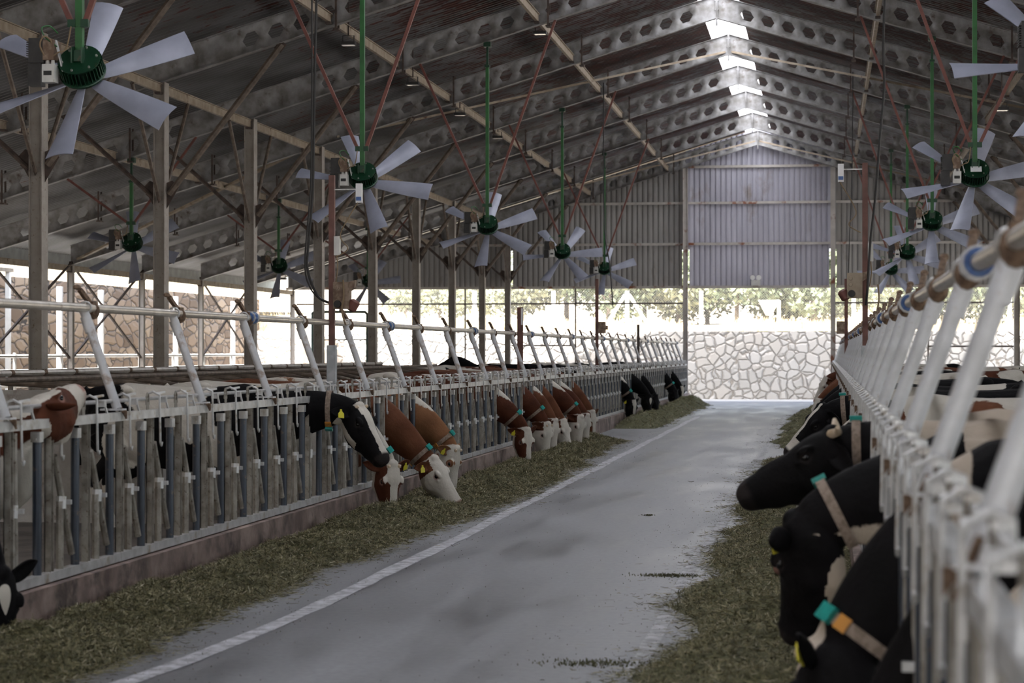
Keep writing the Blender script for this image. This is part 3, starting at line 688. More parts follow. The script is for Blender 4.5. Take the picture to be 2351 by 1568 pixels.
for (px,yt,yb,Y,m,lab) in ((1223,705,860,36.2,'red_post','short brown upright with a paper strip on the left fence'),(1408,640,850,48.6,'red_post','thin dark upright with a small switch box on the left fence'),(1485,745,840,59.5,'dark_brace','thin dark upright near the far end of the left fence'),
                          (1932,640,860,46.0,'red_post','dark upright with a small box on the right fence, far along')):
    p=at(px,yt,Y); p.x=min(p.x,FL-.14) if px<1700 else max(p.x,FR+.14); r=thing('fence_upright',lab,'post',(p.x,Y,0),0,'uprights on the feed fences'); w_=.045 if px!=1223 else .06
    MB().span((-w_/2*1.6,-w_/2,0),(w_/2*1.6,w_/2,p.z)).build('shaft',M[m],r)
    if px==1223: MB().span((w_*.3,-w_/2-.004,p.z-.30),(w_*.8,-w_/2-.001,p.z-.02)).build('paper_strip',M['white_label'],r)
    if px in (1408,1932):
        q=at(px+4,752,Y); b=MB().span((.03 if px==1408 else -.20,-.10,q.z-.13),(.20 if px==1408 else -.03,.04,q.z+.13)).build('switch_box',M['brown_box'],r)
        MB().lathe((.17 if px==1408 else -.17,-.03,q.z),(1,0,0),[(-.02,.05),(.08,.05)],10).build('siren',M['brown_box'],b)

# ------------------------------------------------------------------ fans
def fan_tree(ph,nb=6):
    """local origin at the motor; axis n points back to the camera and up"""
    r=thing('ceiling_fan','x','fan'); n=Vector((.04,-.76,.65)).normalized(); c=Vector((0,0,0))
    u=Vector((1,0,0)); u=(u-n*u.dot(n)).normalized(); v=n.cross(u)
    # motor: flange plate, finned ring, rear ring
    mb=MB(); mb.lathe(c,n,[(0,.10),(0,.185),(.018,.19),(.022,.02)],28); mo=mb.build('motor_flange',M['green'],r,True)
    mb=MB()
    for k in range(6):
        a=2*PI*k/6+.3; mb.lathe(c+(u*math.cos(a)+v*math.sin(a))*.155+n*.02,n,[(0,.012),(.014,.010)],8)
    mb.build('flange_bolts',M['steel_bolt'],mo)
    mb=MB(); mb.lathe(c-n*.155,n,[(0,.19),(0,.205),(.02,.21),(.03,.195),(.03,.15)],28); mb.lathe(c-n*.15,n,[(0,.15),(.15,.15)],24); mb.build('motor_body',M['green'],r,True)
    mb=MB()
    for k in range(36):
        a=2*PI*k/36; d=u*math.cos(a)+v*math.sin(a); mb.bar(c+d*.178-n*.13,c+d*.178-n*.0,.006,.045,d)
    mb.build('vent_fins',M['green'],r)
    mb=MB()
    for sx in (-.045,.045): mb.bar(c+u*sx+v*(-.05)+n*.02,c+u*sx+v*.05+n*.12,.01,.10,v)
    mb.box(c+n*.06,(.07,.05,.10)); mb.build('yoke',M['green'],r)
    # hub and blades
    hb=c-n*.21; MB().lathe(hb,n,[(-.02,.05),(-.02,.12),(.05,.13),(.07,.09)],20).build('hub',M['black_plastic'],r,True)
    for k in range(nb):
        a=2*PI*k/nb+ph; d=(u*math.cos(a)+v*math.sin(a)); t=n.cross(d)
        V=[];F=[]
        for i in range(11):
            s=i/10; rr=.12+s*.88; ch=.10+.17*s**.8; tw=math.radians(34-20*s)
            ax=(t*math.cos(tw)+n*math.sin(tw)); th=.006+.004*(1-s); nn=d.cross(ax)
            for q in (-.5,-.25,0,.25,.5):
                cam_=.10*ch*(1-(2*q)**2); P=hb+d*rr+ax*ch*q+nn*cam_
                V.append(P+nn*th/2); V.append(P-nn*th/2)
        for i in range(10):
            for j in range(4):
                a0=i*10+j*2; F.append((a0,a0+2,a0+12,a0+10)); F.append((a0+1,a0+11,a0+13,a0+3))
            F.append((i*10,i*10+10,i*10+11,i*10+1)); F.append((i*10+8,i*10+9,i*10+19,i*10+18))
        for e in (0,100):
            for j in range(4): F.append((e+j*2,e+j*2+1,e+j*2+3,e+j*2+2))
        m_=MB(); m_.add(V,F); m_.build('blade',M['blade'],r,True)
    # control box with cooling ribs, junction box and cable loops
    b=MB().span((-.44,-.10,-.02),(-.30,.10,.20)).build('controller',M['black_plastic'],r)
    mb=MB()
    for i in range(9): mb.span((-.46,-.10,.0+i*.02),(-.44,.10,.007+i*.02))
    mb.build('cooling_ribs',M['black_plastic'],b)
    MB().span((-.30,-.12,.0),(-.20,.08,.18)).build('terminal_box',M['brown_box'],r)
    MB().span((-.46,-.06,-.22),(-.34,.06,-.02)).build('lower_case',M['black_plastic'],r)
    jb=MB().span((-.30,-.14,-.20),(-.19,-.02,-.04)).build('junction_box',M['grey_box'],r)
    MB().span((-.285,-.142,-.14),(-.21,-.1405,-.10)).build('print_bar',M['ink'],jb)
    mb=MB(); mb.lathe((-.27,-.08,-.04),(0,0,1),[(0,.02),(.04,.016)],8); mb.lathe((-.22,-.08,-.04),(0,0,1),[(0,.02),(.04,.016)],8); mb.build('cable_glands',M['grey_box'],jb)
    MB().bar((-.20,-.06,.18),(-.13,-.06,-.10),.04,.012,(1,0,0)).build('bracket_plate',M['galv'],r)
    cable('',None,[(-.27,-.09,0),(-.31,-.16,.12),(-.27,-.17,.20),(-.22,-.12,.16),(-.21,-.09,.02)],.008).build('cable_loop',M['cable_tan'],r,True)
    cable('',None,[(-.18,-.08,.12),(-.27,-.14,.20),(-.30,-.14,.28),(-.24,-.10,.30),(-.18,-.06,.24)],.007).build('cable_loop',M['green_rod'],r,True)
    cable('',None,[(-.25,-.10,.0),(-.16,-.12,.06),(-.09,-.10,.10),(-.06,-.06,.30)],.007).build('motor_cable',M['cable_tan'],r,True)
    return r
def hang_fan(fx,Yf,zf,ph,lab,braces=True,nb=6):
    """fan with its own rod and braces reaching the rafter above"""
    r=fan_tree(ph,nb); r.location=(fx,Yf,zf); r['label']=lab; r['group']='blue-bladed ceiling fans'
    zr=ztop(fx)-.5-zf
    mb=MB(); mb.span((-.032,-.032,.06),(.032,.032,zr-.45)); mb.span((-.045,-.045,.30),(.045,.045,.36)); mb.build('drop_rod',M['green_rod'],r)
    mb=MB(); mb.span((-.022,-.022,zr-.47),(.022,.022,zr-.05)); mb.span((-.07,-.07,zr-.10),(.07,.07,zr)); mb.span((-.05,-.05,zr-.5),(.05,.05,zr-.46)); mb.build('ceiling_bracket',M['green'],r)
    if braces:
        for s in (-1,1):
            xe=s*1.35; ze=ztop(fx+xe)-.5-zf; q=MB().bar((s*.06,-.03,.33),(xe,0,ze),.045,.045,(0,1,0)).build('stay',M['red_rod'],r)
            MB().box((s*.06,-.03,.33),(.07,.05,.07)).build('stay_lug',M['green'],q)
    return r
def fan_from_px(px,py,Y): return at(px,py,Y)
fy=[YG-.25-BAY*k for k in (8,6,4,2,0)]
p=at(188,140,fy[0]); 
F1=hang_fan(at(183,140,18.65).x,18.65,at(183,140,18.65).z,.52,'large fan with a green motor, uppermost left, above the left fence nearest the camera')
F2=hang_fan(at(832,395,30.55).x,30.55,at(832,395,30.55).z,-.17,'second fan of the left lane row, behind the sensor post')
F3=hang_fan(at(1119,510,42.45).x,42.45,at(1119,510,42.45).z,-.57,'third fan of the left lane row, in front of the brown cladding')
F4=hang_fan(at(1291,572,54.35).x,54.35,at(1291,572,54.35).z,.12,'fourth fan of the left lane row, second to last before the end wall')
F5=hang_fan(at(1388,612,66.25).x,66.25,at(1388,612,66.25).z,.45,'fifth and smallest looking fan of the left lane row, at the end wall')
F6=hang_fan(at(302,550,42.45).x,42.45,at(302,550,42.45).z,.75,'dim fan hanging over the left outer pen, between the first two tall columns')
F7=hang_fan(at(640,605,54.35).x,54.35,at(640,605,54.35).z,.55,'dim fan over the left outer pen, between the third and fourth tall columns')
F8=hang_fan(at(845,640,66.25).x,66.25,at(845,640,66.25).z,.2,'small dark fan over the left outer pen, just left of the fifth tall column')
G1=hang_fan(2.06,18.65,4.33,.1,'fan whose big blades enter the upper right corner')
G2=hang_fan(at(2238,388,30.55).x,30.55,at(2238,388,30.55).z,.3,'fan with a white paper label over the right feed fence')
G3=hang_fan(at(2140,500,42.45).x,42.45,at(2140,500,42.45).z,.5,'fan over the right fence, second behind the labelled fan')
G4=hang_fan(at(2083,573,54.35).x,54.35,at(2083,573,54.35).z,.7,'fan over the right fence, overlapping the struts')
G5=hang_fan(at(2046,612,66.25).x,66.25,at(2046,612,66.25).z,.1,'farthest fan over the right fence, near the end wall')
MB().box((.01,-.115,-.01),(.15,.004,.10),Matrix.Rotation(math.radians(-40),3,'X')).build('paper_label',M['white_label'],G2)
# small flood lights under the purlins
for i,(px,py,k) in enumerate(((800,100,7),(948,192,6),(1056,262,5),(1143,315,4),(1213,362,3),(2300,250,6),(648,640,2),(1240,65,6))):
    Y=YG-.25-BAY*k+1.2; q=at(px,py,Y); zt_=ztop(q.x)-.43
    q=Vector((q.x,Y,min(q.z,zt_))); r=thing('flood_light','small flood light under the roof, '+['above the left drop rod of the second fan','left of the second fan rod','between the second and third fan rods','right of the third fan stay','above the fourth fan','on the right slope above the labelled fan','low over the left outer pen','near the ridge on the left slope'][i],'lamp',q,0,'small roof flood lights')
    MB().span((-.13,-.08,-.03),(.13,.08,.03)).build('housing',M['black_plastic'],r)
    MB().span((-.11,-.07,-.035),(.11,.07,-.031)).build('glass',M['lens'],r)
    MB().tube([(-.10,0,.02),(-.10,0,.14),(.10,0,.14),(.10,0,.02)],.01,5).build('bracket',M['black_plastic'],r)
    MB().span((-.012,-.012,.14),(.012,.012,max(.16,ztop(q.x)+.1-q.z))).build('hanger',M['dark_brace'],r)

# ------------------------------------------------------------------ cubicles in the left pen
cx0=-10.2
def divider_tree():
    r=thing('cubicle_divider','x','divider')
    mb=MB(); mb.tube([(0,0,1.45),(1.6,0,1.38),(1.95,0,1.30),(2.12,0,1.12),(2.14,0,.9),(2.0,0,.7),(1.7,0,.58),(0,0,.55)],.034,8); mb.build('loop_pipe',M['brace'],r,True)
    MB().tube([(0,0,1.12),(1.7,0,1.0),(2.05,0,.85)],.028,8).build('middle_pipe',M['brace'],r,True)
    MB().tube([(0,0,.04),(0,0,1.52)],.036,8).build('post',M['galv_dirty'],r,True)
    MB().lathe((0,-.05,1.50),(0,1,0),[(0,.046),(.10,.046)],10).build('clamp',M['rust_clamp'],r)
    return tree_of(r)
DT=divider_tree(); k=0
for y in np.arange(24.0,49.5,1.18):
    k+=1; lab='brown pipe cubicle divider in the left pen, %s from the near end'%nth(k)
    if k==1: DT[0].location=(cx0,y,0); DT[0]['label']=lab; DT[0]['group']='cubicle dividers of the left pen'
    else: copy_thing(DT,(cx0,y,0),None,lab,'cubicle dividers of the left pen')
pipe_thing('cubicle_rail','long pale brown pipe tying the cubicle dividers together','rail',[(cx0,20,1.50),(cx0,49.6,1.50)],.042,'pipe')
pipe_thing('brisket_rail','lower dark pipe along the cubicle dividers','rail',[(cx0+1.3,22,1.46),(cx0+1.3,49.6,1.46)],.03,'brace')
def block(name,lab,cat,lo,hi,m): return tag(MB().span(lo,hi).build(name,M[m]),lab,cat)
block('pen_wall','low concrete wall between the left column row and the cubicles','low wall',(XC[0]-.12-.3,46,.04),(XC[0]+.12-.3,YG-.35,1.12),'concrete')
block('pen_wall','low concrete block wall behind the red and white cow','low wall',(-8.9,21.2,.04),(-6.6,21.4,1.38),'concrete')
block('pen_wall','low concrete wall along the right column row','low wall',(XC[1]+.3,30,.04),(XC[1]+.54,YG-.35,1.05),'concrete')
# white rails outside the left eave
r=thing('yard_rail','white painted two-bar rail along the foot of the brown stone wall','rail',(-20.4,0,0))
for z in (.9,1.28,1.66): MB().tube([(0,36,z),(0,80,z)],.045,6).build('bar',M['white_post'],r)
for y in np.arange(36,80.5,3.4): MB().tube([(0,y,0),(0,y,1.75)],.045,6).build('post',M['white_post'],r)
for i,(y,x) in enumerate(((52.0,-21.2),(58.5,-21.2),(62.0,-21.2),(69.5,-21.2),(76.5,-21.2))):
    tag(MB().span((x-.07,y-.07,0),(x+.07,y+.07,3.6)).build('yard_post',M['white_post']),'white post outside the left eave, %s from the near end'%nth(i+1),'post','white posts outside the left eave')
# lean-to roof far left and its frame
r=thing('lean_to','grey sheet lean-to roof outside, at the far left','shed',(-24.1,52,.35))
V=[];F=[]; 
for i in range(41):
    V+=[(-3,-4+i*.2,4.35+(.03 if i%2 else 0)),(2.6,-4+i*.2,3.75+(.03 if i%2 else 0))]
    if i: F.append((2*i-2,2*i-1,2*i+1,2*i))
link('roof_sheet',np_mesh('roof_sheet',V,F,M['shed']),r)
MB().bar((2.4,-4,3.62),(2.4,4.2,3.62),.08,.10).build('eave_beam',M['steel_tan'],r)
for y in (-3.8,4.0): MB().span((2.3,y-.06,-.36),(2.42,y+.06,3.6)).build('post',M['white_post'],r)
# gates and frame outside the left end
r=thing('pipe_gate','dark green pipe gate frame outside, seen between the fourth and fifth columns','gate',(0,0,0))
a=at(717,716,76);b=at(843,716,76)
MB().tube([(a.x,76,-.01),(a.x,76,a.z-.05),(a.x+.08,76,a.z),(b.x-.08,76,b.z),(b.x,76,b.z-.08),(b.x,76,-.01)],.05,8).build('frame',M['green_pipe'],r,True)
MB().tube([(a.x,76,2.2),(b.x,76,2.2)],.025,6).build('bar',M['green_pipe'],r)
r=thing('window_frame','white steel window frame leaning outside, left of the pipe gate','window frame',(at(672,700,81).x,81,0))
for x in (0,.75,1.5,2.2): MB().span((x-.05,-.04,0),(x+.05,.04,3.5)).build('post',M['white_post'],r)
for z in (.9,1.9,2.8,3.4): MB().span((0,-.03,z-.03),(2.2,.03,z+.03)).build('bar',M['white_post'],r)
tag(MB().span((at(680,745,81.6).x,81.6,-.02),(at(765,745,81.6).x,82.1,2.3)).build('block_pier',M['orange_brick']),'pale tan block pier behind the white window frame','pier')

# ------------------------------------------------------------------ beyond the far wall: fence, grass, trees
FY=87.0
fpx=[1090,1271,1440,1610,1788,1960,2135,2318]
for i,px in enumerate(fpx):
    x=at(px,700,FY).x; z0=zback(x,FY)-.1; top=at(px,668 if px!=1788 else 690,FY).z
    r=thing('fence_post','white concrete post of the hilltop wire fence, %s from the left'%nth(i+1),'post',(x,FY,0),0,'white hilltop fence posts')
    MB().span((-.075,-.06,z0),(.075,.06,top)).build('shaft',M['white_post'],r)
    if px==1440:
        for s in (-1,1): MB().bar((s*.08,0,top-.15),(s*.95,0,z0+.1),.12,.13,(0,1,0)).build('stay',M['white_post'],r)
xa,xb=at(700,700,FY).x,at(2600,700,FY).x
V=[];F=[]
h=1.55
for s in (-1,1):
    x=xa
    while x<xb:
        zb=zback(x,FY)+.02; x2=x+s*h; b=len(V)
        V+=[(x-.004,FY,zb),(x+.004,FY,zb),(x2+.004,FY,zb+h),(x2-.004,FY,zb+h)]; F.append((b,b+1,b+2,b+3)); x+=.10
o=tag(link('wire_fence',np_mesh('wire_fence',V,F,M['wire'])),'chain-link wire mesh between the white hilltop posts','fence')
p=at(1765,705,86.6); r=thing('tarp','white crumpled sheet hooked on the hilltop fence','sheet',(p.x,86.8,p.z))
V=[];F=[]
for j in range(8):
    for i in range(8):
        u=i/7;v=j/7; V.append(((-.42+.84*u)*(1-.75*v),.05*math.sin(u*9+v*4),-.62*v+.28))
for j in range(7):
    for i in range(7): F.append((j*8+i,j*8+i+1,j*8+i+9,j*8+i+8))
link('sheet',np_mesh('sheet',V,F,M['white_post'],True),r).modifiers.new('s','SOLIDIFY').thickness=.02
# dry grass tufts
def blades(n,fx,hgt,wd,name,m,lab,cat):
    x,y,z=fx(n); a=RNG.uniform(0,2*PI,n); hh=hgt*RNG.uniform(.4,1.2,n); lean=RNG.normal(0,.25,(n,2))*hh[:,None]
    dx=np.cos(a)*wd/2; dy=np.sin(a)*wd/2; V=np.zeros((n,4,3))
    V[:,0]=np.stack([x-dx,y-dy,z],1); V[:,1]=np.stack([x+dx,y+dy,z],1)
    V[:,2]=np.stack([x+dx*.3+lean[:,0],y+dy*.3+lean[:,1],z+hh],1); V[:,3]=np.stack([x-dx*.3+lean[:,0],y-dy*.3+lean[:,1],z+hh],1)
    o=link(name,np_mesh(name,V.reshape(-1,3),np.arange(4*n).reshape(-1,4),m)); return tag(o,lab,cat,None,'stuff')
def fgrass(n):
    y=83+RNG.gamma(2.2,1.4,n); x=RNG.uniform(-24,22,n); cl=np.sin(x*1.7)+np.sin(x*.61+2)+np.sin(y*2+x); k=cl>-.3; x=x[k];y=y[k]
    return x,y,np.array([zback(a,b) for a,b in zip(x,y)])
x,y,z=fgrass(16000)
blades(len(x),lambda n:(x,y,z),.34,.03,'dry_grass',M['dry_grass'],'dry straw coloured grass on the slope above the pale wall','grass')
n=5000; x=-22.9-RNG.gamma(2,1.5,n); y=RNG.uniform(30,95,n); z=np.array([zleft(a,b) for a,b in zip(x,y)])
blades(n,lambda n_:(x,y,z),.4,.03,'dry_grass',M['dry_grass'],'dry grass on the bank above the brown wall','grass')
# bushes: a lump of leaf clusters around branches
def bush_mesh(seed,h,wd,m,nl=2600,ls=.10):
    rg=np.random.default_rng(seed); nb=16; cen=rg.uniform(-1,1,(nb,3))*np.array([wd*.42,wd*.35,h*.33]); cen[:,2]+=h*.52; rad=rg.uniform(.22,.38,nb)*wd*.8
    i=rg.integers(0,nb,nl); d=rg.normal(size=(nl,3)); d/=np.linalg.norm(d,axis=1)[:,None]; P=cen[i]+d*rad[i][:,None]*rg.uniform(.6,1.05,nl)[:,None]*np.array([1,1,.8]); P[:,2]=np.maximum(P[:,2],.05)
    a=rg.normal(size=(nl,3)); a/=np.linalg.norm(a,axis=1)[:,None]; b=np.cross(a,d); b/=np.linalg.norm(b,axis=1)[:,None]+1e-6; s=ls*rg.uniform(.6,1.4,nl)[:,None]
    V=np.stack([P-a*s,P+b*s*.5,P+a*s,P-b*s*.5],1).reshape(-1,3); return np_mesh('foliage',V,np.arange(4*nl).reshape(-1,4),m)
BM=[bush_mesh(1,2.6,3.2,M['leaf1'],3600),bush_mesh(2,2.2,2.8,M['leaf2']),bush_mesh(3,3.4,3.2,M['leaf1'],3600),bush_mesh(4,1.5,2.2,M['leaf2'],1500)]
tr=MB(); tr.tube([(0,0,-.3),(.05,0,.9),(.2,.1,1.8)],[.10,.07,.03],7); tr.tube([(.04,0,.7),(-.4,.1,1.6)],[.05,.02],6); tr.tube([(.04,0,.8),(.5,-.2,1.7)],[.05,.02],6); TRM=tr.mesh('trunk',M['bark'],True)
BS=[(930,93,3,.8),(1010,97,1,.8),(1090,92,3,1.0),(1200,94,1,1.0),(1300,96,0,1.15),(1395,92,2,.95),(1480,95,0,1.0),(1560,93,1,1.0),(1625,95,2,1.0),(1690,92,0,1.0),(1755,96,2,1.05),(1815,93,1,1.0),(1870,92,0,1.15),(1930,97,1,.75),(2050,101,3,1.0),(2130,98,1,1.0),(2190,94,0,1.1),(2260,96,2,1.0),(2330,93,1,1.0),(2410,95,0,1.1)]
kinds=['rounded dark olive bush','yellowish green bush','tall dark olive bush','small yellowish bush']
for i,(px,Y,k,s) in enumerate(BS):
    q=at(px,700,Y); z=zback(q.x,Y); r=thing('bush','%s beyond the hilltop fence, %s bush from the left'%(kinds[k],nth(i+1)),'bush',(q.x,Y,z-.05),i*1.3,'bushes beyond the hilltop fence'); r.scale=(s*1.25,s*1.25,s*1.2)
    link('foliage',BM[k],r); link('trunk',TRM,r)
# ------------------------------------------------------------------ cows
def coat_mat(name,col,col2=None,white=(.60,.56,.50)):
    m,n,b=new_mat(name); L=n.links; b.inputs['Roughness'].default_value=.7; b.inputs['Specular IOR Level'].default_value=.10
    at_=n.nodes.new('ShaderNodeAttribute'); at_.attribute_name='coat'
    tc=n.nodes.new('ShaderNodeTexCoord'); no=n.nodes.new('ShaderNodeTexNoise'); no.inputs['Scale'].default_value=16; no.inputs['Detail'].default_value=6; no.inputs['Roughness'].default_value=.65; L.new(tc.outputs['Object'],no.inputs['Vector'])
    ma=n.nodes.new('ShaderNodeMath'); ma.operation='MULTIPLY_ADD'; ma.inputs[1].default_value=.30; ma.inputs[2].default_value=-.15; L.new(no.outputs['Fac'],ma.inputs[0])
    ad=n.nodes.new('ShaderNodeMath'); L.new(at_.outputs['Fac'],ad.inputs[0]); L.new(ma.outputs[0],ad.inputs[1])
    cr=n.nodes.new('ShaderNodeMapRange'); cr.inputs['From Min'].default_value=-.025; cr.inputs['From Max'].default_value=.025; L.new(ad.outputs[0],cr.inputs[0])
    n2=n.nodes.new('ShaderNodeTexNoise'); n2.inputs['Scale'].default_value=5; n2.inputs['Detail'].default_value=5; L.new(tc.outputs['Object'],n2.inputs['Vector'])
    def ramp(a,b_): 
        r=n.nodes.new('ShaderNodeValToRGB'); r.color_ramp.elements[0].color=(*a,1); r.color_ramp.elements[1].color=(*b_,1); r.color_ramp.elements[0].position=.3; r.color_ramp.elements[1].position=.7; L.new(n2.outputs['Fac'],r.inputs[0]); return r.outputs[0]
    c1=ramp(col,col2 or tuple(c*1.5 for c in col)); c2=ramp(tuple(c*.82 for c in white),white)
    mx=n.nodes.new('ShaderNodeMix'); mx.data_type='RGBA'; L.new(cr.outputs[0],mx.inputs['Factor']); L.new(c2,mx.inputs['A']); L.new(c1,mx.inputs['B'])
    a2=n.nodes.new('ShaderNodeAttribute'); a2.attribute_name='nose'
    m2=n.nodes.new('ShaderNodeMix'); m2.data_type='RGBA'; L.new(a2.outputs['Fac'],m2.inputs['Factor']); L.new(mx.outputs['Result'],m2.inputs['A']); m2.inputs['B'].default_value=(.34,.19,.16,1) if col[0]>.02 else (.022,.018,.018,1)
    L.new(m2.outputs['Result'],b.inputs['Base Color'])
    mp=n.nodes.new('ShaderNodeMapping'); mp.inputs['Scale'].default_value=(1,1,1); L.new(tc.outputs['Object'],mp.inputs[0])
    n3=n.nodes.new('ShaderNodeTexNoise'); n3.inputs['Scale'].default_value=70; n3.inputs['Detail'].default_value=4; L.new(mp.outputs[0],n3.inputs['Vector'])
    bp=n.nodes.new('ShaderNodeBump'); bp.inputs['Strength'].default_value=.3; bp.inputs['Distance'].default_value=.008; L.new(n3.outputs['Fac'],bp.inputs['Height'])
    n5=n.nodes.new('ShaderNodeTexNoise'); n5.inputs['Scale'].default_value=11; n5.inputs['Detail'].default_value=3; L.new(tc.outputs['Object'],n5.inputs['Vector'])
    b5=n.nodes.new('ShaderNodeBump'); b5.inputs['Strength'].default_value=.35; b5.inputs['Distance'].default_value=.03; L.new(n5.outputs['Fac'],b5.inputs['Height']); L.new(bp.outputs[0],b5.inputs['Normal']); L.new(b5.outputs[0],b.inputs['Normal'])
    return m
CM={'black':coat_mat('black and white coat',(.0028,.0026,.003),(.0065,.006,.007)),'red':coat_mat('red brown and white coat',(.060,.020,.012),(.105,.036,.020)),
    'tan':coat_mat('tan and white coat',(.17,.078,.038),(.26,.125,.062)),'brown':coat_mat('chestnut and white coat',(.095,.036,.019),(.155,.062,.033)),
    'cream':coat_mat('black and cream coat',(.003,.0028,.003),(.007,.006,.007),(.52,.44,.36))}

def loft(bm,rings):
    """rings: lists of Vectors of the same length, closed"""
    vr=[[bm.verts.new(p) for p in r] for r in rings]; n=len(vr[0])
    for a,b in zip(vr[:-1],vr[1:]):
        for k in range(n): bm.faces.new((a[k],a[(k+1)%n],b[(k+1)%n],b[k]))
    for r in (vr[0],vr[-1]):
        c=bm.verts.new(sum((v.co for v in r),Vector())/n)
        for k in range(n): bm.faces.new((c,r[k],r[(k+1)%n]))
def ball(bm,c,r,rot=None,n=14,m=9):
    rr=r if isinstance(r,(tuple,list)) else (r,r,r); rings=[]
    for i in range(1,m):
        th=PI*i/m; ring=[]
        for k in range(n):
            a=2*PI*k/n; p=Vector((rr[0]*math.sin(th)*math.cos(a),rr[1]*math.sin(th)*math.sin(a),rr[2]*math.cos(th)))
            if rot is not None: p=rot@p
            ring.append(Vector(c)+p)
        rings.append(ring)
    loft(bm,rings)
def capsule(bm,pts,rs,n=12):
    P=[Vector(p) for p in pts]; rings=[]; prev=None
    for i,p in enumerate(P):
        t=(P[min(i+1,len(P)-1)]-P[max(i-1,0)]).normalized()
        u=prev if prev is not None else (Vector((0,1,0)) if abs(t.y)<.8 else Vector((1,0,0)))
        u=(u-t*u.dot(t)).normalized(); prev=u; v=t.cross(u)
        r=rs[i]; ra,rb=r if isinstance(r,(tuple,list)) else (r,r)
        rings.append([p+u*math.cos(2*PI*k/n)*ra+v*math.sin(2*PI*k/n)*rb for k in range(n)])
    loft(bm,rings)
NR=24
def ell(cx,top,bot,hw,ptop=.85,pbot=.9,taper=0.0):
    """section in the plane x=cx; taper narrows the lower half"""
    out=[]; zc=(top+bot)/2; hh=(top-bot)/2
    for k in range(NR):
        a=2*PI*k/NR; c,s=math.cos(a),math.sin(a); p=ptop if s>0 else pbot
        y=hw*math.copysign(abs(c)**p,c)*(1-taper*max(0,-s)**1.2) ; z=zc+hh*math.copysign(abs(s)**1.0,s)
        out.append(Vector((cx,y,z)))
    return out
HEAD=[(-.05,-.045,-.15,.055,0),(-.02,-.005,-.19,.085,.1),(.03,.018,-.22,.100,.2),(.08,.022,-.245,.104,.35),(.13,.018,-.262,.106,.45),(.18,.008,-.268,.106,.5),
      (.23,-.006,-.255,.097,.5),(.28,-.014,-.238,.086,.45),(.33,-.020,-.215,.077,.38),(.38,-.026,-.192,.071,.3),(.43,-.032,-.172,.070,.25),(.475,-.038,-.160,.074,.2),(.51,-.048,-.152,.074,.2),(.535,-.064,-.136,.062,.2),(.55,-.085,-.118,.035,0)]
HEADS=[(x*1.06,tp*1.05,bt*1.16-(.022 if x>.36 else 0),hw*1.13,tpr) for x,tp,bt,hw,tpr in HEAD]
def head_parts(bm,H):
    t=lambda p: H@Vector((p[0]*1.06,p[1]*1.13,p[2]*1.12))
    loft(bm,[[t(p) for p in ell(x,tp,bt,hw,.75,.8,tpr)] for x,tp,bt,hw,tpr in HEADS])
    R=H.to_3x3()
    ball(bm,t((-.005,0,-.005)),(.05,.065,.042),R)                 # poll with its tuft
    for s in (-1,1):
        ball(bm,t((.160,s*.100,-.022)),(.050,.028,.026),R)         # brow
        ball(bm,t((.30,s*.062,-.075)),(.13,.016,.018),R)           # facial crest
        ball(bm,t((.205,s*.103,-.062)),(.028,.014,.010),R)         # lower lid
        ball(bm,t((.185,s*.088,-.085)),(.05,.030,.03),R)           # cheekbone
        ball(bm,t((.19,s*.086,-.17)),(.080,.032,.078),R)           # jaw muscle
        ball(bm,t((.505,s*.045,-.068)),(.030,.026,.024),R)         # nostril rim
    ball(bm,t((.49,0,-.155)),(.045,.05,.022),R)                    # chin
    ball(bm,t((.27,0,-.026)),(.17,.034,.018),R)                    # nose bone
def bez(P,t):
    a,b,c,d=P; u=1-t; return a*u**3+b*3*u*u*t+c*3*u*t*t+d*t**3
def dbez(P,t):
    a,b,c,d=P; u=1-t; return (b-a)*3*u*u+(c-b)*6*u*t+(d-c)*3*t*t
BODY=[(-1.64,1.30,1.02,.05),(-1.60,1.36,.86,.13),(-1.52,1.39,.76,.20),(-1.38,1.41,.68,.245),(-1.18,1.43,.66,.275),(-.95,1.41,.61,.30),(-.7,1.395,.575,.325),(-.45,1.39,.56,.325),(-.22,1.40,.57,.295),(-.02,1.425,.60,.255),(.14,1.40,.63,.225),(.28,1.32,.69,.19),(.38,1.22,.78,.14),(.43,1.12,.88,.07)]
def ear_geo(H,s,droop=.2,size=1.0,fwd=0.0):
    """cupped leaf"""
    V=[];F=[]; L=.23*size; base=Vector((.04,s*.095,-.055)); d=Vector((-.30+fwd,s*1.0,-droop)).normalized(); up=Vector((-1,0,.55)).normalized(); up=(up-d*up.dot(d)).normalized(); fw=d.cross(up); fw=fw if fw.z>0 else -fw
    n=9;mn=7
    for i in range(n):
        a=i/(n-1); wd=.060*size*math.sin(PI*min(1,.18+a*.80))**.8; rr=base+d*L*a+fw*(-.02*a*a)
        for j in range(mn):
            b=-1+2*j/(mn-1); V.append(rr+up*wd*b+fw*(.032*size*(b*b-1))*math.sin(PI*(.2+.8*a)))
    c=len(V); V+=[v-fw*.012 for v in V]
    for i in range(n-1):
        for j in range(mn-1):
            q=i*mn+j; F.append((q,q+1,q+mn+1,q+mn)); F.append((c+q,c+q+mn,c+q+mn+1,c+q+1))
    for i in range(n-1):
        for j in (0,mn-1): q=i*mn+j; F.append((q,q+mn,c+q+mn,c+q))
    for j in range(mn-1):
        for i in (0,n-1): q=i*mn+j; F.append((q,q+1,c+q+1,c+q))
    tip=base+d*L*.55+fw*(-.012)
    return [H@v for v in V],F,(H@(tip),(H.to_3x3()@fw),(H.to_3x3()@up),(H.to_3x3()@d))

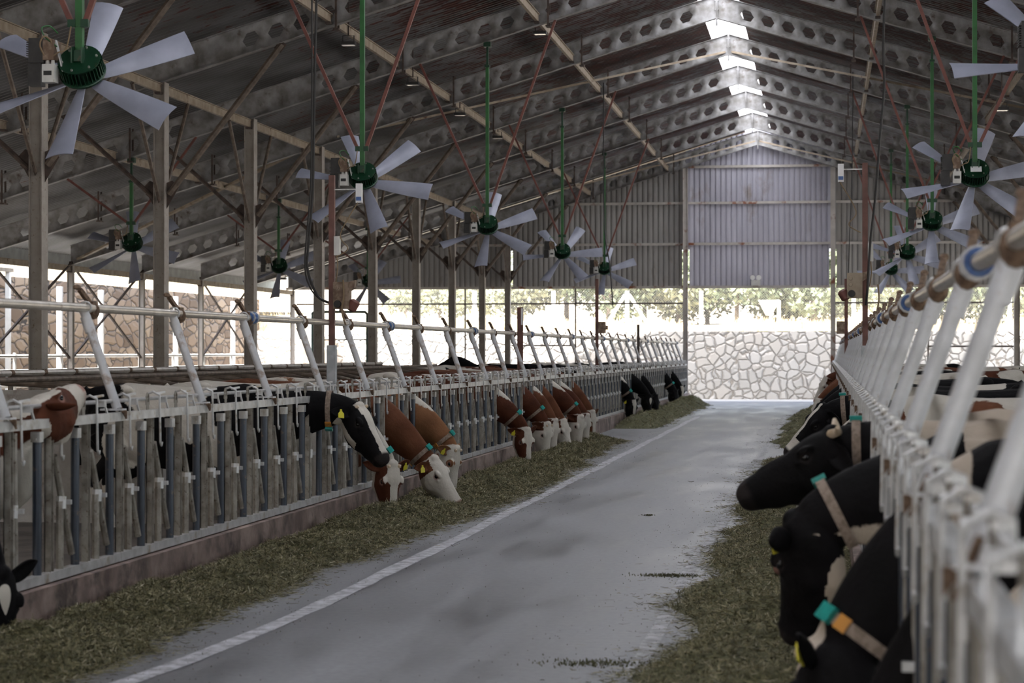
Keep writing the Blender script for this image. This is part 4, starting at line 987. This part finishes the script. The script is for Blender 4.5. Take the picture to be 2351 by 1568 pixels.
def make_cow(label,pos,rz,P,Mz,N,coat,body,head,white_base=False,voxel=.013,collar=None,tags=(),horns=0,neck_white=None,lying=False,belt=None,droop=.2,number=None,group=None,ear_up=1.0,flat_ears=None):
    """pos: ground point under the withers, rz: heading; P, Mz: world points of poll and muzzle; N: world direction the forehead faces"""
    Wm=Matrix.Translation(Vector(pos))@Matrix.Rotation(rz,4,'Z'); Wi=Wm.inverted()
    Pl=Wi@Vector(P); Ml=Wi@Vector(Mz); Nl=Wi.to_3x3()@Vector(N)
    hx=(Ml-Pl).normalized(); hz=(Nl-hx*Nl.dot(hx)).normalized(); hy=hz.cross(hx)
    H=Matrix.Translation(Pl)@Matrix((hx,hy,hz)).transposed().to_4x4()
    dz=-.62 if lying else 0.0
    bm=bmesh.new()
    loft(bm,[[p+Vector((0,0,dz)) for p in ell(x,tp,bt,hw,.85 if x<.1 else .9,.95,0)] for x,tp,bt,hw in BODY])
    for s in (-1,1):
        ball(bm,(-1.17,s*.20,1.365+dz),(.10,.065,.05)); ball(bm,(-1.56,s*.11,1.27+dz),(.06,.05,.06))
        ball(bm,(.06,s*.165,1.05+dz),(.15,.085,.30)); ball(bm,(.20,s*.12,.86+dz),(.12,.09,.14)); ball(bm,(-1.30,s*.19,1.02+dz),(.22,.10,.26))
        if not lying:
            f=.05*s
            capsule(bm,[(.04,s*.17,.88),(.02,s*.175,.72),(.05,s*.165,.56),(.07,s*.16,.44),(.06,s*.16,.36),(.05,s*.16,.16),(.07,s*.16,.08),(.10,s*.16,.0)],[.10,.085,.058,.050,.038,.032,.045,.058])
            capsule(bm,[(-1.33,s*.20,.98),(-1.25,s*.215,.80),(-1.30,s*.20,.66),(-1.45,s*.18,.53),(-1.47,s*.18,.44),(-1.44,s*.18,.18),(-1.41,s*.18,.08),(-1.37,s*.18,.0)],[(.11,.20),(.095,.16),(.07,.10),(.045,.062),(.036,.045),(.034,.034),(.046,.046),(.058,.06)])
        else:
            capsule(bm,[(-1.35,s*.24,.35),(-1.05,s*.33,.18),(-1.35,s*.36,.07),(-1.0,s*.36,.05)],[(.12,.16),.12,.06,.05])
            capsule(bm,[(.08,s*.18,.25),(.30,s*.2,.12),(.05,s*.2,.06)],[.10,.07,.05])
    if not lying: ball(bm,(-1.22,0,.63),(.20,.16,.15))
    capsule(bm,[(-1.58,0,1.36+dz),(-1.67,0,1.30+dz),(-1.71,0,1.10+dz),(-1.70,0,.80+max(dz,-.5)),(-1.69,0,.62+max(dz,-.45))],[.05,.035,.026,.022,.045],8)
    # neck
    S=Vector((.08,0,1.10+dz)); B=H@Vector((-.005,0,-.115)); D=(B-S); Ln=D.length
    t0=(Vector((1,0,.05))*.75+D.normalized()*.6).normalized(); t1=(D.normalized()*.85+hx*.45-hz*.10).normalized()
    C=(S,S+t0*Ln*.38,B-t1*Ln*.33,B); upn=None; rings=[]; samp=[]
    for i in range(17):
        t=i/16; p=bez(C,t); tn=dbez(C,t).normalized()
        ref=(Vector((0,0,1))*(1-t)+(hz*.75-hx*.45)*t) if t<1 else hz
        u=(ref-tn*ref.dot(tn)).normalized(); sd=tn.cross(u)
        e=t**.8; hu=.285*(1-e)+.125*e; hd=.34*(1-e)+.115*e; hw=.185*(1-e)+.088*e; hd+=.05*math.sin(PI*t)*.6
        ring=[]
        for k in range(NR):
            a=2*PI*k/NR; c,s_=math.cos(a),math.sin(a); hh=hu if s_>0 else hd
            wv=hw*(1-.30*max(0,-s_)**1.5)*(1-.25*max(0,s_)**2)
            ring.append(p+sd*wv*math.copysign(abs(c)**.9,c)+u*hh*s_)
        rings.append(ring); samp.append((p,tn,u,sd,hu,hd,hw))
    loft(bm,rings); ball(bm,B,(.10,.085,.10))
    head_parts(bm,H)
    me=bpy.data.meshes.new('tmp'); bm.to_mesh(me); bm.free(); ob=bpy.data.objects.new('tmp',me); COL.objects.link(ob)
    rm=ob.modifiers.new('r','REMESH'); rm.mode='VOXEL'; rm.voxel_size=voxel; rm.use_smooth_shade=True
    sm=ob.modifiers.new('s','SMOOTH'); sm.factor=.5; sm.iterations=3 if voxel<.015 else 2
    dg=bpy.context.evaluated_depsgraph_get(); ev=ob.evaluated_get(dg); m2=bpy.data.meshes.new_from_object(ev)
    bpy.data.objects.remove(ob); bpy.data.meshes.remove(me)
    # add the ears to the same mesh
    nv=len(m2.vertices); co=np.zeros(nv*3,dtype=np.float32); m2.vertices.foreach_get('co',co); co=co.reshape(-1,3)
    # ---- coat fields
    Hi=np.array(H.inverted()); hc=co@Hi[:3,:3].T+Hi[:3,3]
    SP_=np.array([list(s[0]) for s in samp]); d2=((co[:,None,:]-SP_[None])**2).sum(2); ti=d2.argmin(1); tt=ti/16.0
    UU=np.array([list(s[2]) for s in samp])[ti]; uh=((co-SP_[ti])*UU).sum(1)
    HU=np.array([s[4] for s in samp])[ti]
    inhead=(hc[:,0]>-.03)&(hc[:,0]<.62)&(np.abs(hc[:,1])<.22)&(hc[:,2]>-.30)&(tt>.80)
    inneck=(tt>.05)&(~inhead)&(co[:,0]>.1)
    base=-1.0 if white_base else 1.0
    def blobs(pts,base):
        g=np.full(len(co),-1.0)
        for c,r in pts:
            q=np.sqrt((((co-np.array([c[0],c[1],c[2]+dz]))/np.array(r))**2).sum(1)); g=np.maximum(g,1-q)
        return np.clip(-base*g,-.6,.6)
    fld=blobs(body,base)
    nf=np.full(nv,.6)
    if neck_white=='all': nf[:]=-.6
    elif isinstance(neck_white,tuple): nf=np.clip((co[:,0]-neck_white[1])*6,-.5,.5)
    elif neck_white=='saddle': nf=np.clip((np.abs(co[:,0]-.25)-.045)*8,-.5,.5)
    elif neck_white=='crest': nf=np.where(tt<.62,(.45-uh/HU)*.6+np.maximum(0,tt-.35)*1.2,.5)
    elif neck_white=='crest_far': nf=(.62-uh/HU)*.8+np.abs(tt-.25)*1.0
    elif neck_white=='under': nf=(.7+uh/HU)*.8
    if neck_white=='band': nf=np.where(uh/HU>.72,-.3,(uh/HU+.25)*.9)
    if head in ('white','eyepatch','patch') and neck_white!='all': nf=np.where((hc[:,0]>-.3)&(tt>.6),np.minimum(nf,(-.05-hc[:,0])*5),nf)
    fld=np.where(inneck,nf,fld)
    if isinstance(neck_white,tuple): fld=np.where((co[:,0]>-.1)&(co[:,0]<neck_white[1])&(~inhead),np.clip((co[:,0]-neck_white[1])*6,-.5,.5),fld)
    u,v,z=hc[:,0],np.abs(hc[:,1]),hc[:,2]
    if head=='dark': hf=np.full(nv,.6)
    elif head=='blaze': hf=(v-np.where(u<.12,.068,.052-.02*(u-.12)*2))*9; hf=np.where(z<-.06,.5,hf); hf=np.minimum(hf,np.where((z<-.20)&(u<.30),-.3,.6)*1.0); hf=np.where((u>.47)&(v<.05)&(z>-.08),-.2,hf)
    elif head=='star': hf=np.clip((np.sqrt(((u-.15)/.09)**2+(v/np.maximum(.008,.045-.22*(u-.10)))**2)-1)*.8,-.6,.6); hf=np.where(z<-.05,.5,hf)
    elif head=='white': hf=np.where(u<.06,np.clip((.055-z*-0.0-.02)-0*u,-.6,.6)*0-.5,-.5); hf=np.where((z<-.04)&(u<.095)&(v>.03),.4,hf)
    elif head=='patch': hf=np.clip(1-np.sqrt(((u-.24)/.19)**2+((z+.10)/.095)**2),-1,1)*.9; hf=np.where(v<.045,-.5,hf); hf=np.maximum(hf,np.clip(1-np.sqrt(((u-.06)/.085)**2+((z+.07)/.07)**2),-1,1)*.8*(v>.05)-(v<=.05)*.5)
    elif head=='eyepatch': hf=np.clip(1-np.sqrt(((u-.17)/.045)**2+((z+.05)/.05)**2),-1,1)*.9; hf=np.where(v<.05,-.5,hf)
    elif head=='topwhite': hf=np.clip((-.02-z)*9,-.6,.6); hf=np.where(u>.40,-.4,hf)
    elif head=='muzzle': hf=np.where(v<.03,-.3,.5); hf=np.where(u>.40,-.5,hf)
    elif head=='pollwhite': hf=np.clip((np.sqrt(u*u+v*v+z*z)-.10)*8,-.6,.6)
    fld=np.where(inhead,hf,fld)
    if head=='pollwhite': dd=np.sqrt((hc**2).sum(1)); fld=np.where(dd<.17,(dd-.13)*8,fld)
    legs=(co[:,2]<.50)&(co[:,0]<.3)&(not lying); fld=np.where(legs,np.clip((co[:,2]-.42)*5,-.6,.6) if base>0 else -.5,fld)
    nose=np.where(inhead,np.clip((hc[:,0]-.525)*40,0,1)*np.where(hc[:,2]>-.13,1,.5),0); de=np.sqrt((hc[:,0]-.178)**2+(v-.121)**2+(z+.058)**2); nose=np.maximum(nose,np.where(inhead,np.clip((.042-de)*60,0,.75),0))
    # ---- ears
    VE=[];FE=[];info={}
    for s in (-1,1):
        v_,f_,inf=ear_geo(H,s,droop,ear_up); b=len(VE); VE+=v_; FE+=[tuple(i+b for i in f) for f in f_]; info[s]=inf
    b2=bmesh.new(); b2.from_mesh(m2); vv=[b2.verts.new(p) for p in VE]; b2.verts.index_update()
    for f in FE:
        fc=b2.faces.new([vv[i] for i in f]); fc.smooth=True
    bmesh.ops.recalc_face_normals(b2,faces=[f for f in b2.faces if f.verts[0].index>=nv]); b2.to_mesh(m2); b2.free(); ne=len(m2.vertices)-nv
    ec=-.5 if head in ('allwhite',) else .5
    a=m2.attributes.new('coat','FLOAT','POINT'); a.data.foreach_set('value',np.concatenate([fld,np.full(ne,ec)]).astype(np.float32))
    a=m2.attributes.new('nose','FLOAT','POINT'); a.data.foreach_set('value',np.concatenate([nose,np.zeros(ne)]).astype(np.float32))
    m2.materials.clear(); m2.materials.append(CM[coat]); m2.name='cow_body'
    root=thing('cow',label,'cow',pos,rz,group); link('body',m2,root)
    R=H.to_3x3()
    for s in (-1,1):
        MB().ball(H@Vector((.178,s*.121,-.058)),(.022,.014,.019),10,8,R).build('eye',M['eye'],root,True)
        MB().ball(H@Vector((.563,s*.050,-.082)),(.014,.013,.015),8,6,R).build('nostril',M['nostril'],root,True)
        MB().tube([H@Vector(p) for p in ((.588,s*.004,-.128),(.572,s*.050,-.132),(.535,s*.076,-.136),(.49,s*.078,-.138),(.455,s*.076,-.142))],.0045,6).build('mouth_line',M['nostril'],root,True)
        if horns:
            if horns==2: pts=[H@Vector(p) for p in ((.0,s*.06,-.01),(-.04,s*.13,-.005),(-.05,s*.175,.025))]; rs=[.028,.024,.012]
            else: pts=[H@Vector(p) for p in ((.02,s*.055,-.0),(.025,s*.085,.02))]; rs=[.022,.015]
            MB().tube(pts,rs,10).build('horn',M['horn'],root,True)
    for s in tags:
        tip,fw,up,d=info[s]; q=tip+fw*.008 if True else tip; o=fw*.006
        poly=[(-.008,.030),(.008,.030),(.010,.012),(.027,-.004),(.027,-.042),(-.027,-.042),(-.027,-.004),(-.010,.012)]
        pts=[q+d*a*1.15+up*(b-.01)*1.15+fw*.004 for a,b in poly]; tg=MB().prism(pts,o).build('ear_tag',M['yellow'],root)
        MB().ball(q+up*.012+fw*.012,.006,6,5).build('tag_button',M['yellow'],tg)
    if collar:
        ct,a_teal,a_org=collar; i=ct*16; i0=int(i); 
        p,tn,u_,sd,hu,hd,hw=samp[min(i0,16)]
        def cp(a,off,sh):
            c,s_=math.cos(a),math.sin(a); hh=hu if s_>0 else hd; wv=hw*(1-.30*max(0,-s_)**1.5)*(1-.25*max(0,s_)**2)
            return p+sd*(wv*math.copysign(abs(c)**.9,c)*1.0+off*c+.008*c)+u_*(hh*s_+off*s_+.010*s_)+tn*sh
        def band(a0,a1,n,o0,o1,wd):
            V=[];F=[]
            for k in range(n+1):
                a=a0+(a1-a0)*k/n
                V+=[cp(a,o0,-wd),cp(a,o0,wd),cp(a,o1,wd),cp(a,o1,-wd)]
                if k:
                    q=4*k; F+=[(q-4,q-3,q+1,q),(q-3,q-2,q+2,q+1),(q-2,q-1,q+3,q+2),(q-1,q-4,q,q+3)]
            F+=[(0,1,2,3),(4*n,4*n+3,4*n+2,4*n+1)]; m_=MB(); m_.add(V,F); return m_
        st_=band(0,2*PI,40,.001,.007,.024).build('collar',M['strap'],root)
        band(a_teal-.26,a_teal+.26,6,.006,.030,.034).build('transponder',M['teal'],st_)
        if a_org is not None:
            band(a_org-.16,a_org+.16,3,.006,.016,.030).build('number_tag',M['orange'],st_)
            if number:
                fc=bpy.data.curves.new('number','FONT'); fc.body=number; fc.size=.040; fc.align_x='CENTER'; fc.align_y='CENTER'; fc.extrude=.0008
                tf=bpy.data.objects.new('tf',fc); COL.objects.link(tf); bpy.context.view_layer.update(); tm=bpy.data.meshes.new_from_object(tf.evaluated_get(bpy.context.evaluated_depsgraph_get())); bpy.data.objects.remove(tf); tm.materials.clear(); tm.materials.append(M['ink']); fo=bpy.data.objects.new('printed_number',tm); COL.objects.link(fo); fo.parent=st_
                c0=cp(a_org,.019,0); nn=(cp(a_org,.05,0)-cp(a_org,.0,0)).normalized(); yy=(cp(a_org+.1,.019,0)-cp(a_org-.1,.019,0)).normalized(); 
                if (Wm.to_3x3()@yy).z<0: yy=-yy
                xx=yy.cross(nn); fo.matrix_local=Matrix.Translation(c0)@Matrix((xx,yy,nn)).transposed().to_4x4()
    return root
FZ=.04
def cowL(label,Y,p,m,N,dY=0.0,wd=.45,mdY=0.0,**k):
    """cow in the left row; p, m: image points of poll and muzzle"""
    vx=.0105 if Y<30 else (.015 if Y<45 else .024)
    return make_cow(label,(FL-wd,Y,FZ),0,at(p[0],p[1],Y+dY),at(m[0],m[1],Y+dY+mdY),N,voxel=vx,**k)
def cowR(label,Y,p,m,N,dY=0.0,wd=.45,mdY=0.0,**k):
    vx=.013 if Y<30 else .022
    return make_cow(label,(FR+wd,Y,FZ),PI,at(p[0],p[1],Y+dY),at(m[0],m[1],Y+dY+mdY),N,voxel=vx,**k)
def cowRw(label,Y,P,Mz,N,wd=.45,**k):
    vx=.013 if Y<30 else .022
    return make_cow(label,(FR+wd,Y,FZ),PI,Vector(P),Vector(Mz),N,voxel=vx,**k)

# body patch lists: centre, radii in the cow's own frame (x forward, withers at 0)
def rnd(seed,n=7,r=.35,lo=(-1.6,-.35,.6),hi=(.2,.35,1.5)):
    g=np.random.default_rng(seed); return [(tuple(g.uniform(lo,hi)),tuple(g.uniform(.5,1.2,3)*r)) for _ in range(n)]
ALLD=[]
rear_white=[((-1.3,0,1.2),(.75,.6,.8))]
EAT=(.85,-.25,.35)
# left row, from the near end
cowL('black cow with a white forehead patch, head down in the lower left corner',12.1,(2,1318),(24,1500),(.85,-.75,.1),coat='black',body=rnd(1),head='star')
cowL('red and white cow lifting its chin over the rail at the left edge',13.35,(70,928),(150,866),(-.35,-.45,.8),mdY=.55,wd=.50,coat='red',body=[((-1.1,0,1.2),(.35,.5,.3))],white_base=True,head='topwhite',neck_white='band',droop=.1)
cowL('black and white cow holding its head up through the bars, white blaze',20.5,(826,931),(876,1008),(.80,-.42,.42),mdY=-.12,wd=.62,coat='black',body=[((-.75,0,1.35),(.48,.5,.30)),((-.45,-.3,1.05),(.22,.3,.20)),((-1.1,-.3,.85),(.25,.3,.3)),((-.2,-.3,.8),(.16,.3,.22)),((.05,-.25,.62),(.2,.3,.12))],head='blaze',neck_white=None,collar=(.80,-PI*.42,-PI*.25),tags=(-1,),horns=1,number='273')
cowL('red and white cow with a brown eye patch, muzzle in the feed',22.6,(903,1066),(911,1192),(.72,-.68,.15),mdY=-.05,coat='red',body=rnd(5,3),white_base=True,head='patch',neck_white='all',collar=(.90,PI*.45,None),tags=(1,),horns=1)
cowL('chestnut cow with a white face, reaching forward into the feed',24.3,(1000,1053),(1070,1154),(.72,-.35,.60),coat='brown',body=rnd(6,3),head='white',collar=(.90,PI*.42,-PI*.42),tags=(-1,),horns=0)
cowL('tan cow with a pale face behind the chestnut one',26.0,(1050,1030),(1053,1128),(.95,-.25,.1),coat='tan',body=rnd(7,3),white_base=True,head='eyepatch',neck_white='crest_far',collar=(.90,PI*.45,-PI*.15),tags=(-1,),horns=1,number='177')
cowL('red and white cow with a brown cheek patch, first of the middle bunch',32.6,(1212,987),(1220,1066),(.75,-.62,.15),coat='red',body=rnd(8,6),head='patch',neck_white='crest_far',collar=(.80,PI*.42,None),tags=(-1,))
cowL('red cow with white face beside the first of the middle bunch',35.6,(1260,974),(1264,1047),(.85,-.45,.15),coat='red',body=rnd(9,3),head='white',collar=(.80,PI*.42,None),horns=1)
cowL('chestnut cow with white shoulder and white face, third of the middle bunch',36.75,(1277,966),(1281,1043),(.85,-.40,.15),coat='brown',body=rnd(10,5),head='white',neck_white='crest_far',tags=(-1,))
cowL('chestnut cow with the broad white face in the middle bunch',37.9,(1297,966),(1320,1040),(.78,-.40,.40),coat='brown',body=rnd(11,3),head='white')
cowL('red cow with white shoulder and blue green tag, right of the broad white face',39.4,(1336,957),(1338,1030),(.85,-.45,.1),coat='red',body=rnd(12,5),head='white',neck_white='crest_far',collar=(.82,PI*.42,None))
cowL('dark red cow with a white shoulder near the end of the middle bunch',40.5,(1350,954),(1356,1020),(.9,-.35,.1),coat='red',body=rnd(13,5),head='white',neck_white='crest_far')
cowL('chestnut cow with a brown cheek, last of the middle bunch',42.5,(1362,946),(1370,1014),(.8,-.55,.1),coat='brown',body=rnd(14,3),head='patch')
cowL('black cow nearest in the far black bunch, white line on its neck',52.8,(1456,920),(1459,974),(.75,-.6,.1),coat='black',body=rnd(15,5),head='blaze',neck_white='crest_far',collar=(.8,PI*.4,None),tags=(-1,))
cowL('black cow with a white forehead star in the far black bunch',55.6,(1492,908),(1496,962),(.7,-.7,.1),coat='black',body=rnd(16,5),head='star')
cowL('black cow right of the star-faced one',58.6,(1508,909),(1516,955),(.9,-.4,.1),coat='black',body=rnd(17,5),head='dark')
cowL('black cow of the last pair on the left',67.2,(1553,898),(1558,934),(.85,-.5,.1),coat='black',body=rnd(18,6),head='dark',collar=(.8,PI*.4,None))
cowL('farthest black cow on the left, white on its face',70.0,(1566,888),(1570,921),(.8,-.6,.1),coat='black',body=rnd(19,6),head='blaze')
# right row, from the near end (heads point to the lane)
cowRw('black cow with a pinkish white rump, nearest on the right',3.75,(.14,4.0,.50),(.0,3.95,.04),(-.9,-.3,.2),wd=.62,coat='cream',body=[((-.6,0,1.2),(.85,.7,.8))],head='dark',neck_white=('x',.50))
cowRw('black cow with a pale back beside the nearest strut',5.45,(.12,5.5,.52),(-.02,5.42,.06),(-.9,-.3,.2),wd=.62,coat='cream',body=[((-.6,0,1.2),(.85,.7,.8))],head='dark',neck_white=('x',.50))
cowRw('black cow with a white stripe behind its shoulder',6.9,(.08,7.0,.55),(-.04,6.95,.08),(-.9,-.3,.2),wd=.62,coat='cream',body=[((-.9,0,1.3),(.3,.4,.4))],head='dark')
cowR('black cow with a white poll and orange number tag, bottom of the picture',8.3,(1868,1492),(1812,1742),(-.75,.55,.2),mdY=-.05,coat='cream',body=[((-1.0,0,1.2),(.6,.6,.6))],neck_white='saddle',head='pollwhite',collar=(.88,PI*.80,PI*.98),tags=(1,),horns=1)
cowR('black cow with head down, yellow tag on its forward ear',10.3,(1818,1190),(1786,1400),(-.75,.60,.15),mdY=.22,coat='cream',body=[((-.6,0,1.2),(.95,.7,.9))],head='dark',neck_white='under',collar=(.86,PI*.42,None),tags=(1,),horns=0)
cowR('black horned cow holding its head up, looking across the lane',12.1,(1905,990),(1750,1062),(-.58,-.10,.80),coat='cream',body=[((-.6,0,1.2),(.85,.7,.8))],neck_white=('x',.48),head='dark',collar=(.88,PI*.45,None),tags=(),horns=2,droop=.9,wd=.62)
cowRw('red brown cow hidden behind the horned one',16.4,(-.14,16.4,.70),(-.42,16.3,.24),(-.9,-.1,.3),coat='brown',body=rnd(31,5),white_base=True,head='white')
cowRw('black cow with a white neck stripe, right of the white-muzzled one',19.6,(-.12,19.6,.75),(-.30,19.5,.25),(-.9,-.1,.3),coat='black',body=rnd(32,4),head='dark',neck_white='crest_far')
cowR('black cow with a white muzzle and half-lowered head',22.2,(1887,935),(1806,1012),(-.80,-.35,.5),coat='black',body=rnd(33,5),head='muzzle',collar=(.75,PI*.45,None))
for i,(Y,ct,hd,lb) in enumerate(((27.0,'black','dark','black cow behind the white-muzzled cow, head down'),(33.0,'black','blaze','black and white cow fifth from the far end of the right row'),(38.0,'black','dark','black cow fourth from the far end of the right row'),
        (42.0,'brown','white','chestnut cow third from the far end of the right row'),(46.0,'brown','patch','chestnut cow next to last on the right'),(50.0,'red','white','farthest cow on the right, red and white head over the feed'))):
    if Y<50: cowRw(lb,Y,(-.12-.05*(i%2),Y,.85),(-.34-.04*(i%3),Y-.1,.36),(-.85,-.35,.3),coat=ct,body=rnd(40+i,5),head=hd,white_base=(i%2==1))
    else: cowR(lb,Y,(1893,868),(1862,920),(-.8,-.4,.4),coat=ct,body=rnd(46,5),head=hd,neck_white='crest_far')
# cows standing or lying farther back
cowB=lambda lab,pos,rz,coat,seed,**k: make_cow(lab,pos,rz,Matrix.Translation(Vector(pos))@Matrix.Rotation(rz,4,'Z')@Vector(k.pop('P')),Matrix.Translation(Vector(pos))@Matrix.Rotation(rz,4,'Z')@Vector(k.pop('Mz')),Matrix.Rotation(rz,3,'Z')@Vector(k.pop('N')),coat,rnd(seed,7),k.pop('head','dark'),voxel=.022,**k)
up=dict(P=(.92,0,1.22),Mz=(1.25,0,.82),N=(.8,0,.5)); hi=dict(P=(.80,.1,1.60),Mz=(1.25,.3,1.40),N=(.3,0,.9))
ly=dict(P=(.62,0,1.05),Mz=(1.10,0,.85),N=(.3,0,.9),lying=True)
def lay(px,py,Y,dz=.72): q=at(px,py,Y); return (q.x,Y,q.z-dz)
cowB('black and white cow with raised head by the left columns, above the middle bunch',(at(1110,815,58).x,58,FZ),PI,'black',51,**hi)
cowB('black and white cow right of the sensor post, against the bright opening',(at(800,812,52).x,52,FZ),0,'black',52,**up)
for i,(px,Y,ct,s,lab,wb) in enumerate(((1010,47,'black',61,'white backed cow standing in the left pen behind the middle bunch',True),(1130,50,'red',62,'red and white cow standing crosswise in the left pen',True),(1230,61,'black',63,'black cow standing in the left pen behind the third fan',False),(1330,64,'black',64,'black and white cow standing deep in the left pen',False))):
    q=at(px,850,Y); cowB(lab,(q.x,Y,FZ),(.35,-.2,.15,.3,.1)[i],ct,s,white_base=wb,**up)
for i,(px,Y,ct,s,lab,wb,rz) in enumerate(((2215,50,'black',71,'dark cow standing crosswise in the right pen, far back',False,2.9),(2290,46,'brown',72,'brown and white cow standing in the right pen at the right edge',False,.2),(2330,40,'red',73,'dark red cow with white marks at the right edge of the right pen',False,.3),(2190,60,'black',74,'white and black cow standing far back in the right pen',True,.2))):
    q=at(px,850,Y); cowB(lab,(q.x,Y,FZ),rz,ct,s,white_base=wb,**up)

# ------------------------------------------------------------------ feed
def feed(name,x0f,x1f,y0,y1,hf,nbl,lab,dens):
    """mound from the fence (x0) to its ragged outer edge (x1f(y)), plus chopped blades"""
    nx=26; ys=np.arange(y0,y1,.07); V=[]
    def H(x,y,u):
        n=mnoise.noise(Vector((x*2.2,y*1.6,1)))*.85+mnoise.noise(Vector((x*6,y*5,4)))*.3+mnoise.noise(Vector((x*17,y*15,7)))*.16
        e=min(1,max(0,(y-y0)/.8),max(0,(y1-y)/.8))
        return max(-.02,1.15*hf(y)*math.sin(PI*min(1,.16+u*.84))**.9*(1+.9*n)*e-.012)
    def xx(u,y): return x0f+(x1f(y)-x0f)*u
    for y in ys:
        for i in range(nx): u=i/(nx-1); x=xx(u,y); V.append((x,y,H(x,y,u)))
    F=[(j*nx+i,j*nx+i+1,(j+1)*nx+i+1,(j+1)*nx+i) for j in range(len(ys)-1) for i in range(nx-1)]
    o=link(name,np_mesh('mound',V,F,M['feed_base'],True)); tag(o,lab,'feed',None,'stuff')
    n=nbl; t=RNG.uniform(0,1,n)**dens; Y=y0+(y1-y0)*t; u=np.where(RNG.uniform(size=n)<.93,RNG.uniform(0,1.0,n),1+RNG.exponential(.07,n)); VV=np.zeros((n,6,3)); 
    X=np.array([xx(a,b) for a,b in zip(u,Y)]); Z=np.array([H(a,b,c) if c<1 else 0 for a,b,c in zip(X,Y,u)]).clip(0,1)+.004+RNG.uniform(0,.018,n)*(u<1)
    a=RNG.uniform(0,2*PI,n); L=RNG.uniform(.010,.038,n)*(1+.012*Y); el=RNG.normal(0,.45,n)*(u<1); wd=RNG.uniform(.0010,.0022,n)*(1+.022*Y)
    D=np.stack([np.cos(a)*np.cos(el),np.sin(a)*np.cos(el),np.abs(np.sin(el))],1); S=np.stack([-np.sin(a),np.cos(a),RNG.normal(0,.5,n)],1); P=np.stack([X,Y,Z],1)
    bend=RNG.normal(0,.25,n)[:,None]*S
    for i,s in enumerate((-1,0,1)):
        c=P+D*(L*s)[:,None]+bend*(L*abs(s))[:,None]; VV[:,2*i]=c-S*wd[:,None]*(1-.4*abs(s)); VV[:,2*i+1]=c+S*wd[:,None]*(1-.4*abs(s))
    q=np.arange(n)[:,None]*6; F=np.concatenate([q+np.array([[0,1,3,2]]),q+np.array([[2,3,5,4]])])
    me=np_mesh('chopped_blades',VV.reshape(-1,3),F,M['feed']); at_=me.attributes.new('tone','FLOAT','POINT'); at_.data.foreach_set('value',np.repeat(RNG.uniform(0,1,n),6).astype(np.float32))
    b=link('chopped_blades',me,o); b['kind']='stuff'
m,n_,b_=new_mat('chopped green feed'); a_=n_.nodes.new('ShaderNodeAttribute'); a_.attribute_name='tone'; c_=n_.nodes.new('ShaderNodeValToRGB'); e=c_.color_ramp.elements
e[0].color=(.065,.060,.028,1); e[1].color=(.58,.53,.40,1); e[1].position=1.0
for p_,cc in ((.35,(.125,.115,.052,1)),(.7,(.20,.18,.085,1)),(.93,(.33,.29,.17,1))): k=e.new(p_); k.color=cc
n_.links.new(a_.outputs['Fac'],c_.inputs[0]); n_.links.new(c_.outputs[0],b_.inputs['Base Color']); b_.inputs['Roughness'].default_value=.7; M['feed']=m
M['feed_base']=mat('feed heap',(.055,.055,.022),(.15,.145,.065),28,.85,0,.35,.65,.9,world=True,bscale=60)
nz=lambda y,s: mnoise.noise(Vector((y*.55,s,0)))*.28+mnoise.noise(Vector((y*1.9,s+5,0)))*.12
feed('silage',FL+.09,lambda y:FL+.90+nz(y,1)*.8+.35*math.exp(-((y-28)/7)**2),8.5,43.5,lambda y:.115+.04*mnoise.noise(Vector((y*.8,2,2))),190000,'long strip of chopped green silage along the left feed fence',1.25)
feed('silage',FL+.09,lambda y:FL+1.05+nz(y,3),50,74,lambda y:.20,9000,'farther heap of silage in front of the black cows on the left',1.0)
feed('silage',FR-.09,lambda y:FR-1.22-nz(y,7),4.0,36,lambda y:.12+.04*mnoise.noise(Vector((y*.8,9,2))),130000,'strip of chopped silage along the right feed fence',1.5)
feed('silage',FR-.09,lambda y:FR-1.15-nz(y,9)*1.5,40,62,lambda y:.22,9000,'heap of silage farther along the right fence',1.0)
# tufts pulled out into the lane
for x,y,rx,ry,lab in ((-1.25,12.3,.35,.13,'thin tongue of silage crossing the right line at the bottom'),(-1.2,17.2,.28,.1,'thin tongue of silage beside the horned cow'),(-1.9,23.5,.06,.04,'small brown lump on the lane floor')):
    nn=450 if rx>.1 else 90; X=x+RNG.normal(0,rx*.5,nn); Y=y+RNG.normal(0,ry*.6,nn)
    blades(nn,lambda k,X=X,Y=Y:(X,Y,np.full(nn,.003)),.014,.010,'silage',M['feed_base'],lab,'feed')
n=2600; x=np.where(RNG.uniform(size=n)<.5,-1.0-RNG.exponential(.30,n),FL+1.1+RNG.exponential(.30,n)); y=8+RNG.uniform(0,1,n)**1.6*40
blades(n,lambda k:(x,y,np.full(n,.002)),.006,.007,'feed_crumbs',M['feed_base'],'dark crumbs of feed scattered over the lane','crumbs')
bpy.context.view_layer.update()
